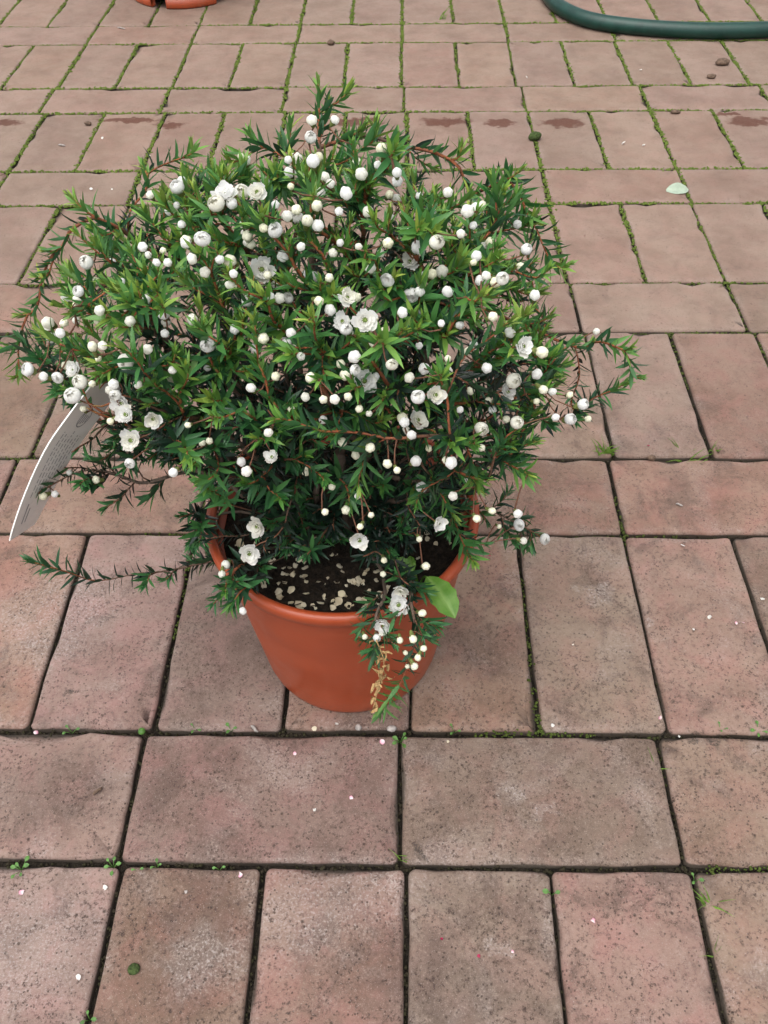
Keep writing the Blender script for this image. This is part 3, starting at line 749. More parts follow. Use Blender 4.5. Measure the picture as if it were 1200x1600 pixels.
# ---- flowers: pixel list read off the photograph; o open, h half open, b bud, s small green bud
FL = """487 187 b|523 187 b|620 270 b|400 297 o|316 373 h|283 350 b|430 360 h|495 323 s|463 328 s|655 305 b|590 258 b|683 378 h|641 405 o|605 438 h|545 462 o|534 500 o|541 514 h|571 500 o|450 465 h|656 455 b|642 461 h|515 435 s|628 488 b|690 505 b|718 508 b|612 570 h|555 578 h|571 596 o|588 588 b|523 624 b|544 620 s|505 624 s|577 646 b|470 557 b|391 605 b|420 676 b|423 712 o|431 588 s|385 737 b|684 617 o|653 620 h|657 655 o|632 660 b|643 680 b|708 775 b|690 820 o|563 822 s|562 848 o|578 700 s|508 800 s|540 797 s|580 805 s|605 725 s|620 735 s|325 538 h|204 502 b|270 578 b|110 576 o|125 597 h|113 618 h|67 588 b|42 577 h|90 590 h|178 600 b|180 617 h|186 632 o|192 647 o|237 657 o|202 688 o|203 724 h|108 738 b|150 750 s|145 600 s|172 658 s|270 738 b|68 775 s|85 772 b|122 455 h|135 410 h|155 485 b|245 410 b|262 410 b|365 428 b|367 515 b|385 368 s|412 356 s|222 385 b|350 295 o|338 318 h|490 253 b|450 250 b|540 302 b|565 272 b|480 345 s|470 385 b|497 352 b|520 395 b|410 420 o|822 390 h|785 435 h|720 365 b|740 352 b|730 330 b|690 425 b|770 495 s|797 520 b|823 540 o|797 610 o|803 595 h|845 550 s|863 612 b|890 617 s|910 632 h|890 655 h|918 655 s|868 652 b|932 518 b|848 608 s|808 660 h|835 462 b|809 803 b|811 820 h|817 845 b|851 842 h|780 823 s|768 798 s|745 810 s|390 868 o|397 825 o|347 897 b|352 883 h|379 955 b|625 928 o|623 947 o|596 980 o|589 996 h|655 843 s|665 885 s|659 958 s|625 1000 s|645 997 s|662 1013 s|634 1020 s|653 1027 s|637 1041 s|648 1041 s|570 995 s|598 897 s|600 875 s|300 405 b|320 425 b|343 405 b|362 318 b|378 300 h|415 285 b|430 320 b|448 338 b|395 345 b|508 275 b|530 330 b|575 330 b|290 380 b|232 398 b|265 330 b|700 455 b|665 430 b|610 340 b|640 365 b|560 385 b|595 395 b|745 400 b|760 430 b|480 430 b|430 445 b|385 470 b|340 470 b|300 500 b|255 490 b|230 545 b|300 560 s|345 590 s|360 560 b|400 545 b|455 520 b|655 540 b|700 560 s|740 540 b|760 575 b|735 610 s|770 640 b|600 520 s|485 590 s|455 640 s|535 690 s|480 730 s|640 590 b|670 700 s|752 700 s|215 600 b|245 625 s|160 540 b|95 520 b|190 440 b|175 410 b|500 300 b|470 270 b|620 310 b|675 330 b|700 300 b"""
FL = [(float(a), float(b), c) for a, b, c in (q.split() for q in FL.split('|'))]
NLIST = 152
while len(FL) < 335:
    x, y = rng.uniform(60, 900), rng.uniform(190, 800)
    if inside(x, y, POLY) and rng.random() < (1.0 if y < 620 else .55): FL.append((x, y, 'sssssbbbbh'[int(rng.integers(10))]))
def petal(R_, th0, th1, haz, off, ruff, sd_, nt=5, na_=5, cup=0.0):
    rs = np.random.default_rng(sd_); V = []; A = []
    for i in range(nt):
        t = i/(nt-1); th = th0+(th1-th0)*t; w = haz*(.30+.70*sin(pi*min(1, t*.62+.06))**.8)
        if i == nt-1: w *= .72
        for j in range(na_):
            u = 2*j/(na_-1)-1; ph = w*u/max(.35, sin(min(th, pi-th)) if th < pi/2 else .9)
            thj = th-(abs(u)**2)*(th1-th0)*.14*t
            r = R_*(1+off+.05*abs(u)*cup)+rs.normal(0, ruff)*t*R_
            V.append((r*sin(thj)*cos(ph), r*sin(thj)*sin(ph), R_-r*cos(thj))); A.append((max(0, .5-t*2.4)*.5+(.15*rs.random() if t > .9 else 0), 0, 0))
    Fc = [(i*na_+j, i*na_+j+1, (i+1)*na_+j+1, (i+1)*na_+j) for i in range(nt-1) for j in range(na_-1)]
    return np.array(V), Fc, np.array(A)
def spin(V, a):
    c, s = cos(a), sin(a); V = np.asarray(V, float); return np.stack([V[:, 0]*c-V[:, 1]*s, V[:, 0]*s+V[:, 1]*c, V[:, 2]], 1)
def calyx(B, r, m):
    prof = [(.0005, -.0042), (.0013, -.0034), (r*.55, -.0012), (r*.72, .0012)]
    n = 8; V = [(a*cos(2*pi*k/n), a*sin(2*pi*k/n), z) for a, z in prof for k in range(n)]
    Fc = [(i*n+k, i*n+(k+1) % n, (i+1)*n+(k+1) % n, (i+1)*n+k) for i in range(3) for k in range(n)]; B.add(V, Fc, (0, 0, 0), m)
def half_mesh(sd_):
    rs = np.random.default_rng(sd_); B = Bag(); R_ = .0047
    for k in range(5):
        V, Fc, A = petal(R_, .15, radians(rs.uniform(128, 168)), .92, .0, .035, sd_*9+k); B.add(spin(V, 2*pi*k/5+rs.normal(0, .1)), Fc, A, 0)
    for k in range(5):
        V, Fc, A = petal(R_*.84, .3, radians(rs.uniform(128, 170)), .82, .0, .05, sd_*9+k+40); V[:, 2] += .0006; B.add(spin(V, 2*pi*(k+.5)/5+rs.normal(0, .2)), Fc, A, 0)
    for k in range(4):
        V, Fc, A = petal(R_*.70, .4, radians(rs.uniform(140, 172)), .9, .0, .05, sd_*9+k+80); V[:, 2] += .0014; B.add(spin(V, 2*pi*(k+.2)/4+rs.normal(0, .2)), Fc, A, 0)
    V = [(.0026*cos(2*pi*k/8), .0026*sin(2*pi*k/8), .0040) for k in range(8)]+[(0, 0, .0062)]; B.add(V, [(k, (k+1) % 8, 8) for k in range(8)], (.25, 0, 0), 0)
    calyx(B, R_, 1); return B.mesh('half_open_flower', [M_PETAL, M_CALYX, M_CENTRE])
def bud_mesh(sd_, R_, mat, k5=5):
    rs = np.random.default_rng(sd_); B = Bag(); V = []; A = []; nt, na_ = 12, 30; tw = rs.uniform(.15, .5); rs0 = rs.uniform(0, 6); tipk = rs.uniform(.0, .26); lump_ = rs.uniform(.02, .09)
    for i in range(nt+1):
        th = pi*i/nt
        for j in range(na_):
            ph = 2*pi*j/na_; l = cos(k5*(ph+tw*th)); r = R_*(1+tipk*max(0, -cos(th))**5+.035*l*sin(th)-.085*max(0, -l)**6*sin(th)**.7+rs.normal(0, .010)-.10*max(0, -cos(th))**6+lump_*sin(th)*cos(ph+rs0))
            V.append((r*sin(th)*cos(ph), r*sin(th)*sin(ph), R_*.96-r*cos(th)*.98)); A.append((max(0, .55-i/nt*1.4)*.7+(.5*(rs.random() < .3) if i == nt else 0)+(.22 if l < -.9 and i > 7 else 0), 0, 0))
    B.add(V, [(i*na_+j, i*na_+(j+1) % na_, (i+1)*na_+(j+1) % na_, (i+1)*na_+j) for i in range(nt) for j in range(na_)], A, 0)
    for q in range(5):
        a0 = 2*pi*q/5+rs0; V = []
        for i in range(4):
            th = .35+.95*i/3*rs.uniform(.8, 1.1); w = .42*(1-i/3)**.7+.02
            for u in (-1, 0, 1): r = R_*(1.05+.02*(u == 0)); V.append((r*sin(th)*cos(a0+w*u), r*sin(th)*sin(a0+w*u), R_*.96-r*cos(th)*.98))
        B.add(V, [(i*3+j, i*3+j+1, i*3+j+4, i*3+j+3) for i in range(3) for j in range(2)], (0, 0, 0), 1)
    calyx(B, R_, 1); return B.mesh('bud', [mat, M_CALYX])
def open_core(sd_):
    rs = np.random.default_rng(sd_); B = Bag(); R_ = .0056
    for k in range(5):
        V, Fc, A = petal(R_*1.0, .3, radians(rs.uniform(66, 96)), .62, .0, .08, sd_*7+k+60); V[:, 2] += .0008; B.add(spin(V, 2*pi*(k+.5)/5+rs.normal(0, .2)), Fc, A, 0)
    for k in range(4):
        V, Fc, A = petal(R_*.62, .35, radians(rs.uniform(80, 125)), .85, .0, .09, sd_*7+k); V[:, 2] += .0012; B.add(spin(V, 2*pi*(k+.4)/4+rs.normal(0, .25)), Fc, A, 0)
    v, f = lathe([(.0018, .0016), (.0016, .0024), (.0008, .0028), (.0003, .0026)], 10); B.add(v, f, (0, 0, 0), 2)
    for k in range(9):
        a = 2*pi*k/9; v, f = tube([(.0014*cos(a), .0014*sin(a), .002), (.0018*cos(a+.2), .0018*sin(a+.2), .0036+rs.uniform(0, .0012))], [.00018, .00032], 4); B.add(v, f, (.2, 0, 0), 0)
    calyx(B, R_*.8, 1); return B.mesh('flower_core', [M_PETAL, M_CALYX, M_CENTRE])
HALF = [half_mesh(i) for i in range(6)]
BUDS = [bud_mesh(50+i, .0031+.0002*(i % 5), M_PETAL) for i in range(9)]
SMALL = [bud_mesh(70+i, .0024+.0002*(i % 3), M_BUD) for i in range(4)]
CORES = [open_core(90+i) for i in range(4)]
PETALS = []
for i in range(8):
    V, Fc, A = petal(.0070+.0005*(i % 3), .22, radians(62+7*(i % 4)), .52, 0, .065, 300+i, 6, 6, .5); PETALS.append(mesh_from('petal', V, Fc, M_PETAL, True, A))
SIZE = {'o': .0054, 'h': .0041, 'b': .0031, 's': .0023}
npx = proj(NP); node_ok = np.ones(len(NP), bool)
for ids, lf, stl in chains:
    if stl == 'limb': node_ok[ids] = False
flowers = []
for fi, (x, y, k) in enumerate(FL):
    d2 = np.hypot(npx[:, 0]-x, npx[:, 1]-y)
    c = d2*.0010 + npx[:, 2]; c[~node_ok] += 1; c[d2 > 70] += 2
    if d2.min() > 70: c = d2+0
    j = int(np.argmin(c)); zz = npx[j, 2]-rng.uniform(.001, .006)+(rng.uniform(.006, .03) if fi > NLIST else 0)
    dd = ray(x, y); P = CAM+dd*zz
    n = unit(unit(P-CC)*.8+unit(CAM-P)*.75+np.array([0, 0, .3])+rng.normal(0, .35, 3))
    flowers.append((P, n, k, j, fi > NLIST))
# leaves do not grow through or right in front of the picked-out blooms
LP = np.array([l[0]+l[1]*l[3]*.55 for l in leaves]); LQ = proj(LP); LTP = proj(np.array([l[0]+l[1]*l[3]*.95 for l in leaves])); keep = np.ones(len(leaves), bool)
for (P, n, k, j, deep) in flowers:
    if deep: continue
    q = proj(P); rp = SIZE[k]*F_PX/q[2]
    fac = {'o': .95, 'h': .9, 'b': .7, 's': .5}[k]
    for A in (LQ, LTP):
        keep &= ~((np.hypot(A[:, 0]-q[0], A[:, 1]-q[1]) < rp*fac) & (A[:, 2] < q[2]+SIZE[k]))
CARD = np.array([(13, 846), (36, 778), (70, 703), (111, 643), (148, 596), (188, 596), (160, 645), (120, 700), (86, 745), (50, 800)], float)
for i in range(len(leaves)):
    if LQ[i, 2] < .60 and LQ[i, 0] < 200 and 600 < LQ[i, 1] < 735 and (inside(LQ[i, 0], LQ[i, 1], CARD) or inside(LTP[i, 0], LTP[i, 1], CARD)): keep[i] = False
leaves = [l for l, kk in zip(leaves, keep) if kk]
nopen = 0
stalks = Bag()
for i, (P, n, k, j, deep) in enumerate(flowers):
    sc = float(rng.uniform(.70, 1.18))*(.92 if k == 's' else .76 if k == 'b' else .78); r = SIZE[k]*sc/.87
    base = P-n*r*.9
    M = basis(n, spin=rng.uniform(0, 6.28), loc=base-SB, s=sc)
    a, b = base-n*.003, NP[j]; mid = (a+b)/2-n*.002
    v, f = tube(np.array([b, mid, a])-SB, [.0004, .0004, .0005], 4)
    if k == 'o':
        fo = link('flower', CORES[int(rng.integers(4))], shrub, M); nopen += 1
        for q in range(5):
            link('petal', PETALS[int(rng.integers(8))], fo, Matrix.Rotation(2*pi*q/5+rng.normal(0, .12), 4, 'Z') @ Matrix.Rotation(rng.normal(0, .12), 4, 'Y'))
    elif k == 'h': fo = link('flower', HALF[int(rng.integers(6))], shrub, M @ Matrix.Diagonal((float(rng.uniform(.85, 1.1)), 1, float(rng.uniform(.8, 1.1)), 1)))
    elif k == 'b': fo = link('flower_bud', BUDS[int(rng.integers(9))], shrub, M @ Matrix.Diagonal((float(rng.uniform(.86, 1.08)), 1, float(rng.uniform(.82, 1.1)), 1)))
    else: fo = link('flower_bud', SMALL[int(rng.integers(4))], shrub, M @ Matrix.Diagonal((float(rng.uniform(.85, 1.05)), 1, float(rng.uniform(.9, 1.25)), 1)))
    stalks.add(v, f, (.55, 0, 0))
o = link('flower_stalks', stalks.mesh('flower_stalks', M_BARK), shrub); tag(o, kind='stuff')
# which leaves show largest: coarse depth buffer over leaf samples
W, H = 300, 400
zb = np.full((H, W), 9.0)
samp = []
for t in (.2, .45, .7, .9):
    Q = proj(np.array([l[0]+l[1]*l[3]*t for l in leaves])); samp.append(Q)
    xi = np.clip((Q[:, 0]/4).astype(int), 0, W-1); yi = np.clip((Q[:, 1]/4).astype(int), 0, H-1); np.minimum.at(zb, (yi, xi), Q[:, 2])
score = np.zeros(len(leaves))
for Q in samp[1:3]:
    xi = np.clip((Q[:, 0]/4).astype(int), 0, W-1); yi = np.clip((Q[:, 1]/4).astype(int), 0, H-1)
    score += (Q[:, 2] < zb[yi, xi]+.004)*1.0
facing = np.array([abs(l[2]@unit(CAM-l[0])) for l in leaves]); area = np.array([l[3]*l[4] for l in leaves])
order = np.argsort(-(score*facing*area/samp[1][:, 2]**2))
big = set(order[:296].tolist())
def leaf_xf(l):
    p, d, n, ln, wd, age, rn, tp = l; x = np.cross(d, n); return p, x, d, n
VV = []; FF = []; AA = []; nb = 0
for i, l in enumerate(leaves):
    T, Fc, U_ = LT[l[7]]; p, x, d, n = leaf_xf(l)
    loc = T[:, :1]*l[4]*x + T[:, 1:2]*l[3]*d + np.stack([T[:, 2]]*3, 1)*np.where(True, 1, 1)*n*l[4]*1.0
    rc = (l[6]*7.3) % 1.0; loc = loc - n*(T[:, 1:2]**2*l[3]*(-.10+.42*rc)) + x*(T[:, 1:2]**2*l[3]*(((l[6]*3.1) % 1.0)-.5)*.22)
    A = np.stack([np.full(13, l[5]), np.full(13, l[6]), U_], 1)
    if i in big:
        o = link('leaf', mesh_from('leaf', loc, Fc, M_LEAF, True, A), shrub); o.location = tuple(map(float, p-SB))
    else:
        VV.append(loc+p-SB); AA.append(A); FF += [tuple(a+nb for a in q) for q in Fc]; nb += 13
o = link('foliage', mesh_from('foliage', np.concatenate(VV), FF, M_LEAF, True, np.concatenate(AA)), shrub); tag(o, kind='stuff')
print('leaves', len(leaves), 'chains', len(chains), 'flowers', len(flowers), 'open', nopen)

# dried hanging twig on the front of the shrub
B = Bag()
dp = catmull([aty(588, 1000, .070), aty(600, 1035, .066), aty(592, 1070, .062), aty(583, 1108, .058)], 8)
v, f = tube(dp-SB, .0005, 4); B.add(v, f)
def crumple(B, p, L, W, rs):
    d = unit(rs.normal(0, 1, 3)+np.array([0, -.3, -.3])); x = unit(np.cross(d, rs.normal(0, 1, 3))); n = np.cross(x, d)
    V = []
    for i in range(4):
        t = i/3; w = W*sin(pi*(.12+.8*t)); c = n*(.35*L*sin(t*3+rs.uniform(0, 2)))
        V += [p+d*L*t-x*w+n*rs.normal(0, .25)*W+c, p+d*L*t+c+n*rs.normal(0, .5)*W, p+d*L*t+x*w+n*rs.normal(0, .25)*W+c]
    B.add(np.array(V), [(i*3+j, i*3+j+1, i*3+j+4, i*3+j+3) for i in range(3) for j in range(2)])
for i in range(26):
    crumple(B, dp[int(rng.integers(2, len(dp)))]-SB+rng.normal(0, .0016, 3), rng.uniform(.004, .008), .0012, rng)
o = link('dried_twig', mesh_from('dried_twig', B.v, B.f, M_DRY), shrub); tag(o, 'dried tan twig hanging in front of the pot')

# broad leaved weed at the rim
def broad_leaf(name, p0, p1, width, up, parent, mat, org, teeth=0.0, nseg=9):
    p0, p1, org = np.asarray(p0), np.asarray(p1), np.asarray(org); d = p1-p0; L = np.linalg.norm(d); d = d/L
    n = unit(np.asarray(up)-d*(np.asarray(up)@d)); x = np.cross(d, n); V = []; A = []
    for i in range(nseg+1):
        t = i/nseg; w = width*.5*(sin(pi*min(1, (t*.93+.03)))**.72)*(1 if i < nseg else .15)
        for j in range(7):
            u = (j-3)/3; e = (1+teeth*((i % 2)*2-1)) if abs(u) == 1 else 1
            V.append(p0+d*L*t+x*w*u*e+n*(.16*w*abs(u)-.10*L*t*t+.05*L*sin(pi*t)+.03*w*sin(t*14)*abs(u))-org)
            A.append((1 if u == 0 else (.45 if (i % 3 == 0 and abs(u) < 1) else 0), 0, 0))
    Fc = [(i*7+j, i*7+j+1, (i+1)*7+j+1, (i+1)*7+j) for i in range(nseg) for j in range(6)]
    return link(name, mesh_from(name, V, Fc, mat, True, np.array(A)), parent)
wr = np.array([*aty(655, 890, .135)[:2], soil_h(0, 0)-.012])
weed = empty('weed', wr); tag(weed, 'broad leaved light green weed leaning over the pot rim beside the shrub', 'weed')
broad_leaf('leaf', aty(668, 902, .122), aty(712, 962, .094), .0190, (.3, -.45, 1), weed, M_WEED, wr, .06)
broad_leaf('leaf', aty(640, 893, .135), aty(620, 872, .140), .0095, (.1, -.5, 1), weed, M_WEED, wr, .10)
broad_leaf('leaf', aty(645, 893, .135), aty(640, 868, .145), .0065, (-.2, -.5, 1), weed, M_WEED, wr, .10)
for q in (aty(668, 902, .122), aty(640, 893, .135), aty(645, 893, .135)):
    v, f = tube(catmull([wr, (wr+q)/2+np.array([0, 0, .006]), q], 5)-wr, .0007, 5); link('stem', mesh_from('stem', v, f, M_WEED, True, np.zeros((len(v), 3))), weed)

# ------------------------------------------------------------------ plant label hanging in the shrub
EP = [(13, 846, .118), (36, 778, .128), (70, 703, .138), (111, 643, .146), (152, 590, .152)]
E3 = np.array([aty(*e) for e in EP])
F3 = []
for (x, y, Y), wv, dyv in zip(EP, (42, 48, 52, 52, 50), (28, 16, 6, 2, 2)):
    dpt = proj(aty(x, y, Y))[2]; F3.append(CAM+ray(x+wv, y-dyv)*(dpt+.036))
F3 = np.array(F3); Ec, Fc_ = catmull(E3, 6), catmull(F3, 6)
tgo = Ec[0]; plant_tag = empty('plant_tag', tgo)
tag(plant_tag, 'white curved plastic plant label with small dark print hanging at the left of the shrub', 'plant tag')
def card(u, w):
    s = u*(len(Ec)-1); i = min(len(Ec)-2, int(s)); t = s-i
    a = Ec[i]+(Ec[i+1]-Ec[i])*t; b = Fc_[i]+(Fc_[i+1]-Fc_[i])*t; return a+(b-a)*w
def cnorm(u, w):
    n = unit(np.cross(card(min(1, u+.01), w)-card(max(0, u-.01), w), card(u, 1)-card(u, 0)))
    return n if n@(CAM-card(u, w)) > 0 else -n
V = []; nu = 24
for sgn in (1, -1):
    for i in range(nu+1):
        u = i/nu; c = .04*max(0, 1-min(u, 1-u)*18)
        for w in (0+c, .5, 1-c): V.append(card(u, w)+cnorm(u, w)*.0004*sgn-tgo)
m = (nu+1)*3; Fs = []
for s_ in (0, m):
    for i in range(nu):
        for j in range(2):
            b = s_+i*3+j; Fs.append((b, b+1, b+4, b+3))
for i in range(nu):
    Fs.append((i*3, i*3+3, m+i*3+3, m+i*3)); Fs.append((i*3+2, i*3+5, m+i*3+5, m+i*3+2))
for b in (0, nu*3): Fs += [(b, b+1, m+b+1, m+b), (b+1, b+2, m+b+2, m+b+1)]
link('card', mesh_from('card', V, Fs, M_TAGW, False), plant_tag)
B = Bag()
def ink(u0, u1, w0, w1):
    n_ = max(1, int((u1-u0)/.03)); 
    for k in range(n_):
        a, b = u0+(u1-u0)*k/n_, u0+(u1-u0)*(k+1)/n_
        B.add([card(x, w)+cnorm(x, w)*.0006-tgo for x, w in ((a, w0), (b, w0), (b, w1), (a, w1))], [(0, 1, 2, 3)])
for li in range(7):
    w = .22+.095*li; u = .24+.02*(li % 2)
    end = rng.uniform(.56, .62)
    while u < end:
        L = rng.uniform(.012, .035); ink(u, min(end, u+L), w, w+.020); u += L+.010
for k in range(20):       # round emblem
    a0, a1 = 2*pi*k/20, 2*pi*(k+1)/20
    for r0, r1 in ((.055, .062),):
        q = [(.70+r*cos(a), .52+r*2.4*sin(a)) for r, a in ((r0, a0), (r0, a1), (r1, a1), (r1, a0))]
        B.add([card(x, w)+cnorm(x, w)*.0006-tgo for x, w in q], [(0, 1, 2, 3)])
for k in range(4): ink(.66+.004*k, .735-.006*k, .42+.06*k, .445+.06*k)
ink(.08, .20, .25, .285); ink(.08, .17, .36, .39)
link('print', mesh_from('print', B.v, B.f, M_INK, False), plant_tag)
top = card(1, .5); j = int(np.argmin(np.linalg.norm(NP-(top+np.array([.012, .012, .008])), axis=1)))
v, f = tube(catmull([card(.95, .5), top+unit(NP[j]-top)*.3*np.linalg.norm(NP[j]-top)+np.array([0, 0, .003]), NP[j]], 6)-tgo, .0004, 6); link('tie', mesh_from('tie', v, f, M_TAGW), plant_tag)

# ------------------------------------------------------------------ second pot behind, and the hose
bc = atz(276, 15); BR = .116; bc = np.array([bc[0], bc[1]+BR, 0])
bp = empty('flower_pot', bc); tag(bp, 'base of a terracotta pot with notched foot ring, cut off by the top edge', 'flower pot')
v, f = lathe([(BR-.022, .019), (BR-.001, .0185), (BR+.001, .021)]+[(BR+.002+.16*(z-.02), z) for z in np.linspace(.03, .20, 8)]+[(BR+.040, .202), (BR+.041, .228), (BR+.034, .230), (BR+.026, .19), (BR-.01, .03)], 72)
link('pot_wall', mesh_from('pot_wall', v, f, M_POT), bp)
def ang(px): return math.asin(max(-1, min(1, (atz(px, 8)[0]-bc[0])/BR)))-pi/2
n1, n2, n3 = ang(239), ang(264), ang(338)
arcs = [(n2, n3), (n3+.30, n3+1.45), (n3+1.70, n1+2*pi-1.55), (n1-1.25, n1)]
for (a0, a1) in arcs:
    if a1 <= a0: continue
    k = 18; V = []; Fs = []
    for i in range(k+1):
        a = a0+(a1-a0)*i/k
        for r, z in ((BR-.014, .0008), (BR-.0015, .0005), (BR, .003), (BR+.0003, .0184), (BR-.014, .0184)): V.append((r*cos(a), r*sin(a), z))
    for i in range(k):
        for j in range(5): Fs.append((i*5+j, i*5+(j+1) % 5, (i+1)*5+(j+1) % 5, (i+1)*5+j))
    Fs += [(0, 1, 2, 3, 4), tuple(k*5+j for j in range(5))[::-1]]
    link('foot', mesh_from('foot', V, Fs, M_POT), bp)
HRAD = .0142
hp = catmull([atz(x, y, HRAD) for x, y in ((905, -230), (862, -120), (843, -55), (849, -22), (866, 4), (893, 21), (930, 33), (985, 41), (1050, 46), (1120, 48), (1200, 46), (1310, 40), (1450, 18), (1640, -40))], 12)
v, f = tube(hp, HRAD, 18); hose = link('garden_hose', mesh_from('garden_hose', v, f, M_HOSE)); tag(hose, 'green garden hose curving across the pavers at the back right', 'hose')

# ------------------------------------------------------------------ fallen petals on the soil
FP = []
for i in range(6):
    B = Bag(); V, Fc, A = petal(.0040+.0006*(i % 3), .0, radians(42+8*(i % 3)), .62, 0, .10, 500+i, 5, 5)
    V = V-V.mean(0); V[:, 2] -= V[:, 2].min(); A[:, 0] = np.clip(A[:, 0]*.6+.5*rng.random(len(A))*(i % 2)+.12*i/6, 0, 1)
    V2 = V*np.array([1, 1, -1])+np.array([0, 0, V[:, 2].max()])
    FP.append((V if i % 2 else V2, Fc, A))
FALL = [mesh_from('fallen_petal', V, Fc, M_FALLEN, True, A) for V, Fc, A in FP]
cnt = 0
spots = [(432, 885), (440, 895), (448, 902), (455, 888), (470, 895), (460, 905), (435, 918), (445, 925), (436, 934), (452, 936), (468, 938), (425, 930), (500, 911), (545, 912), (548, 905), (565, 920), (570, 910), (580, 925), (525, 950), (532, 948), (553, 936), (559, 928), (590, 943), (600, 930), (473, 882), (462, 878), (405, 872), (412, 885), (400, 905), (418, 905), (560, 900), (575, 895), (590, 905), (520, 905), (510, 940), (497, 951), (480, 948), (410, 920), (395, 895), (425, 862), (440, 850), (475, 850), (500, 845), (520, 870), (610, 915), (585, 885), (640, 870), (680, 850), (665, 830), (700, 840), (620, 860), (455, 830), (430, 835), (380, 850), (395, 838), (478, 905), (535, 895), (540, 930), (488, 925), (575, 940)]
for (x, y) in spots:
    for rep_ in range(2):
        q = atz(x+rng.normal(0, 8), y+rng.normal(0, 6), SZ+.002); rx, ry = q[0]-PC[0], q[1]-PC[1]
        if math.hypot(rx, ry) > RS-.007: continue
        o = link('fallen_petal', FALL[int(rng.integers(6))])
        o.matrix_world = Matrix.Translation((q[0], q[1], soil_h(rx, ry)+.0006)) @ Matrix.Rotation(rng.uniform(0, 6.3), 4, 'Z') @ Matrix.Rotation(rng.normal(0, .35), 4, 'X') @ Matrix.Diagonal((1, 1, 1, 1))*1.0
        o.scale = (rng.uniform(.65, 1.25),)*3
        tag(o, 'small withered cream petal fallen on the dark soil in the pot', 'petal', 'fallen petals on the potting soil'); cnt += 1

# ------------------------------------------------------------------ litter on the pavers
def litter_petal(px, py, mat, size, label, rot=None, cat='petal'):
    V, Fc, A = FP[int(rng.integers(6))]; A2 = A.copy()
    u = np.linspace(0, 1, len(A)); A2[:, 0] = np.clip(1.15*(np.repeat(np.linspace(0, 1, 5), 5))-.25, 0, 1) if mat is M_PINK else .1
    me = mesh_from('petal', V*size/.0055, Fc, mat, True, A2); o = link('petal', me); q = atz(px, py, 0)
    o.location = (q[0], q[1], .0008); o.rotation_euler = (rng.normal(0, .2), rng.normal(0, .2), rng.uniform(0, 6.3) if rot is None else rot)
    return tag(o, label, cat)
PET = [(35, 1395, M_PINK, .0062, 'pink edged petal on the paver at the lower left edge'), (377, 1367, M_PINK, .0062, 'pink edged petal on the joint below the long paver, left of centre'),
 (549, 1248, M_PINK, .0050, 'slender pink petal on the long paver in front of the pot'), (597, 1160, M_PINK, .0045, 'pink petal lying in the joint just in front of the pot'),
 (461, 1179, M_PINK, .0030, 'tiny pink petal on the long paver just left below the pot'), (926, 1440, M_PINK, .0058, 'pale pink petal on the front paver at the lower right'),
 (57, 1147, M_PINK, .0042, 'pale pink petal in the joint at the left edge'), (1032, 1123, M_PINK, .0044, 'pale pink petal beside the joint right of the pot'),
 (492, 1267, M_PETAL, .0036, 'small white petal scrap on the long paver in front of the pot'), (165, 1387, M_PETAL, .0046, 'white petal near the joint corner at the lower left'),
 (125, 1527, M_PETAL, .0042, 'white petal on the bottom left paver'), (895, 1008, M_PETAL, .0032, 'small round white petal on the paver right of the pot'),
 (1066, 855, M_PETAL, .0045, 'white petal right of the pot just below the joint'), (1108, 966, M_PETAL, .0042, 'squarish white petal on the paver far right of the pot'),
 (1083, 985, M_PETAL, .0032, 'little white petal below the squarish one at far right'), (1150, 975, M_PINK, .0030, 'left of two pinkish petals near the right edge'),
 (1161, 974, M_PINK, .0034, 'right of two pinkish petals near the right edge'), (765, 868, M_MAG, .0034, 'magenta petal scrap just right of the pot rim'),
 (748, 1495, M_MAG, .0040, 'dark red petal on the bottom paver right of centre'), (801, 1488, M_PINK, .0030, 'pale pink scrap on the bottom paver right of centre'),
 (690, 1467, M_MAG, .0028, 'small dark pink scrap on the bottom paver under the pot'), (526, 1132, M_PETAL, .0036, 'white petal in the joint at the foot of the pot'),
 (492, 1140, M_FALLEN, .0044, 'cream petal ball in the joint below the pot'), (863, 1135, M_PETAL, .0040, 'white petal by the moss clump right of the pot'),
 (700, 1160, M_FALLEN, .0030, 'cream scrap in the joint right of the pot'), (160, 217, M_PETAL, .0060, 'white petal on the paver at the upper left'),
 (143, 297, M_PETAL, .0050, 'left of two white petals on the long paver at upper left'), (175, 297, M_PETAL, .0050, 'right of two white petals on the long paver at upper left'),
 (1005, 228, M_PETAL, .0060, 'white speck of petal on the paver at the upper right'), (975, 226, M_PETAL, .0075, 'white chip on the paver at the upper right beside the speck'),
 (235, 244, M_PETAL, .0045, 'small white petal in the joint above the shrub at left'), (822, 122, M_PETAL, .0060, 'pale petal on a far paver below the hose'),
 (1001, 111, M_PETAL, .0050, 'white petal on a far paver under the hose'), (914, 370, M_MAG, .0032, 'dark pink speck on the paver right of the crown'), (1040, 205, M_MAG, .0030, 'tiny red speck on the paver at upper right'),
 (713, 660+40, M_MAG, .003, 'dark pink scrap by the grass in the joint')][:-1] + [(1013, 697, M_MAG, .0034, 'dark pink scrap beside the joint right of the shrub'), (984, 566, M_PETAL, .0038, 'white petal behind the rightmost shoot'),
 (291, 1394, M_GREY, .0040, 'greyish scrap on the front paver left of centre'), (1060, 1152, M_PETAL, .003, 'pale scrap in the joint at the right')]
for (x, y, m_, s_, lb) in PET: litter_petal(x, y, m_, s_, lb)
o = litter_petal(1190, 938, M_PETAL, .0052, 'round white petal ball at the right edge', cat='petal')
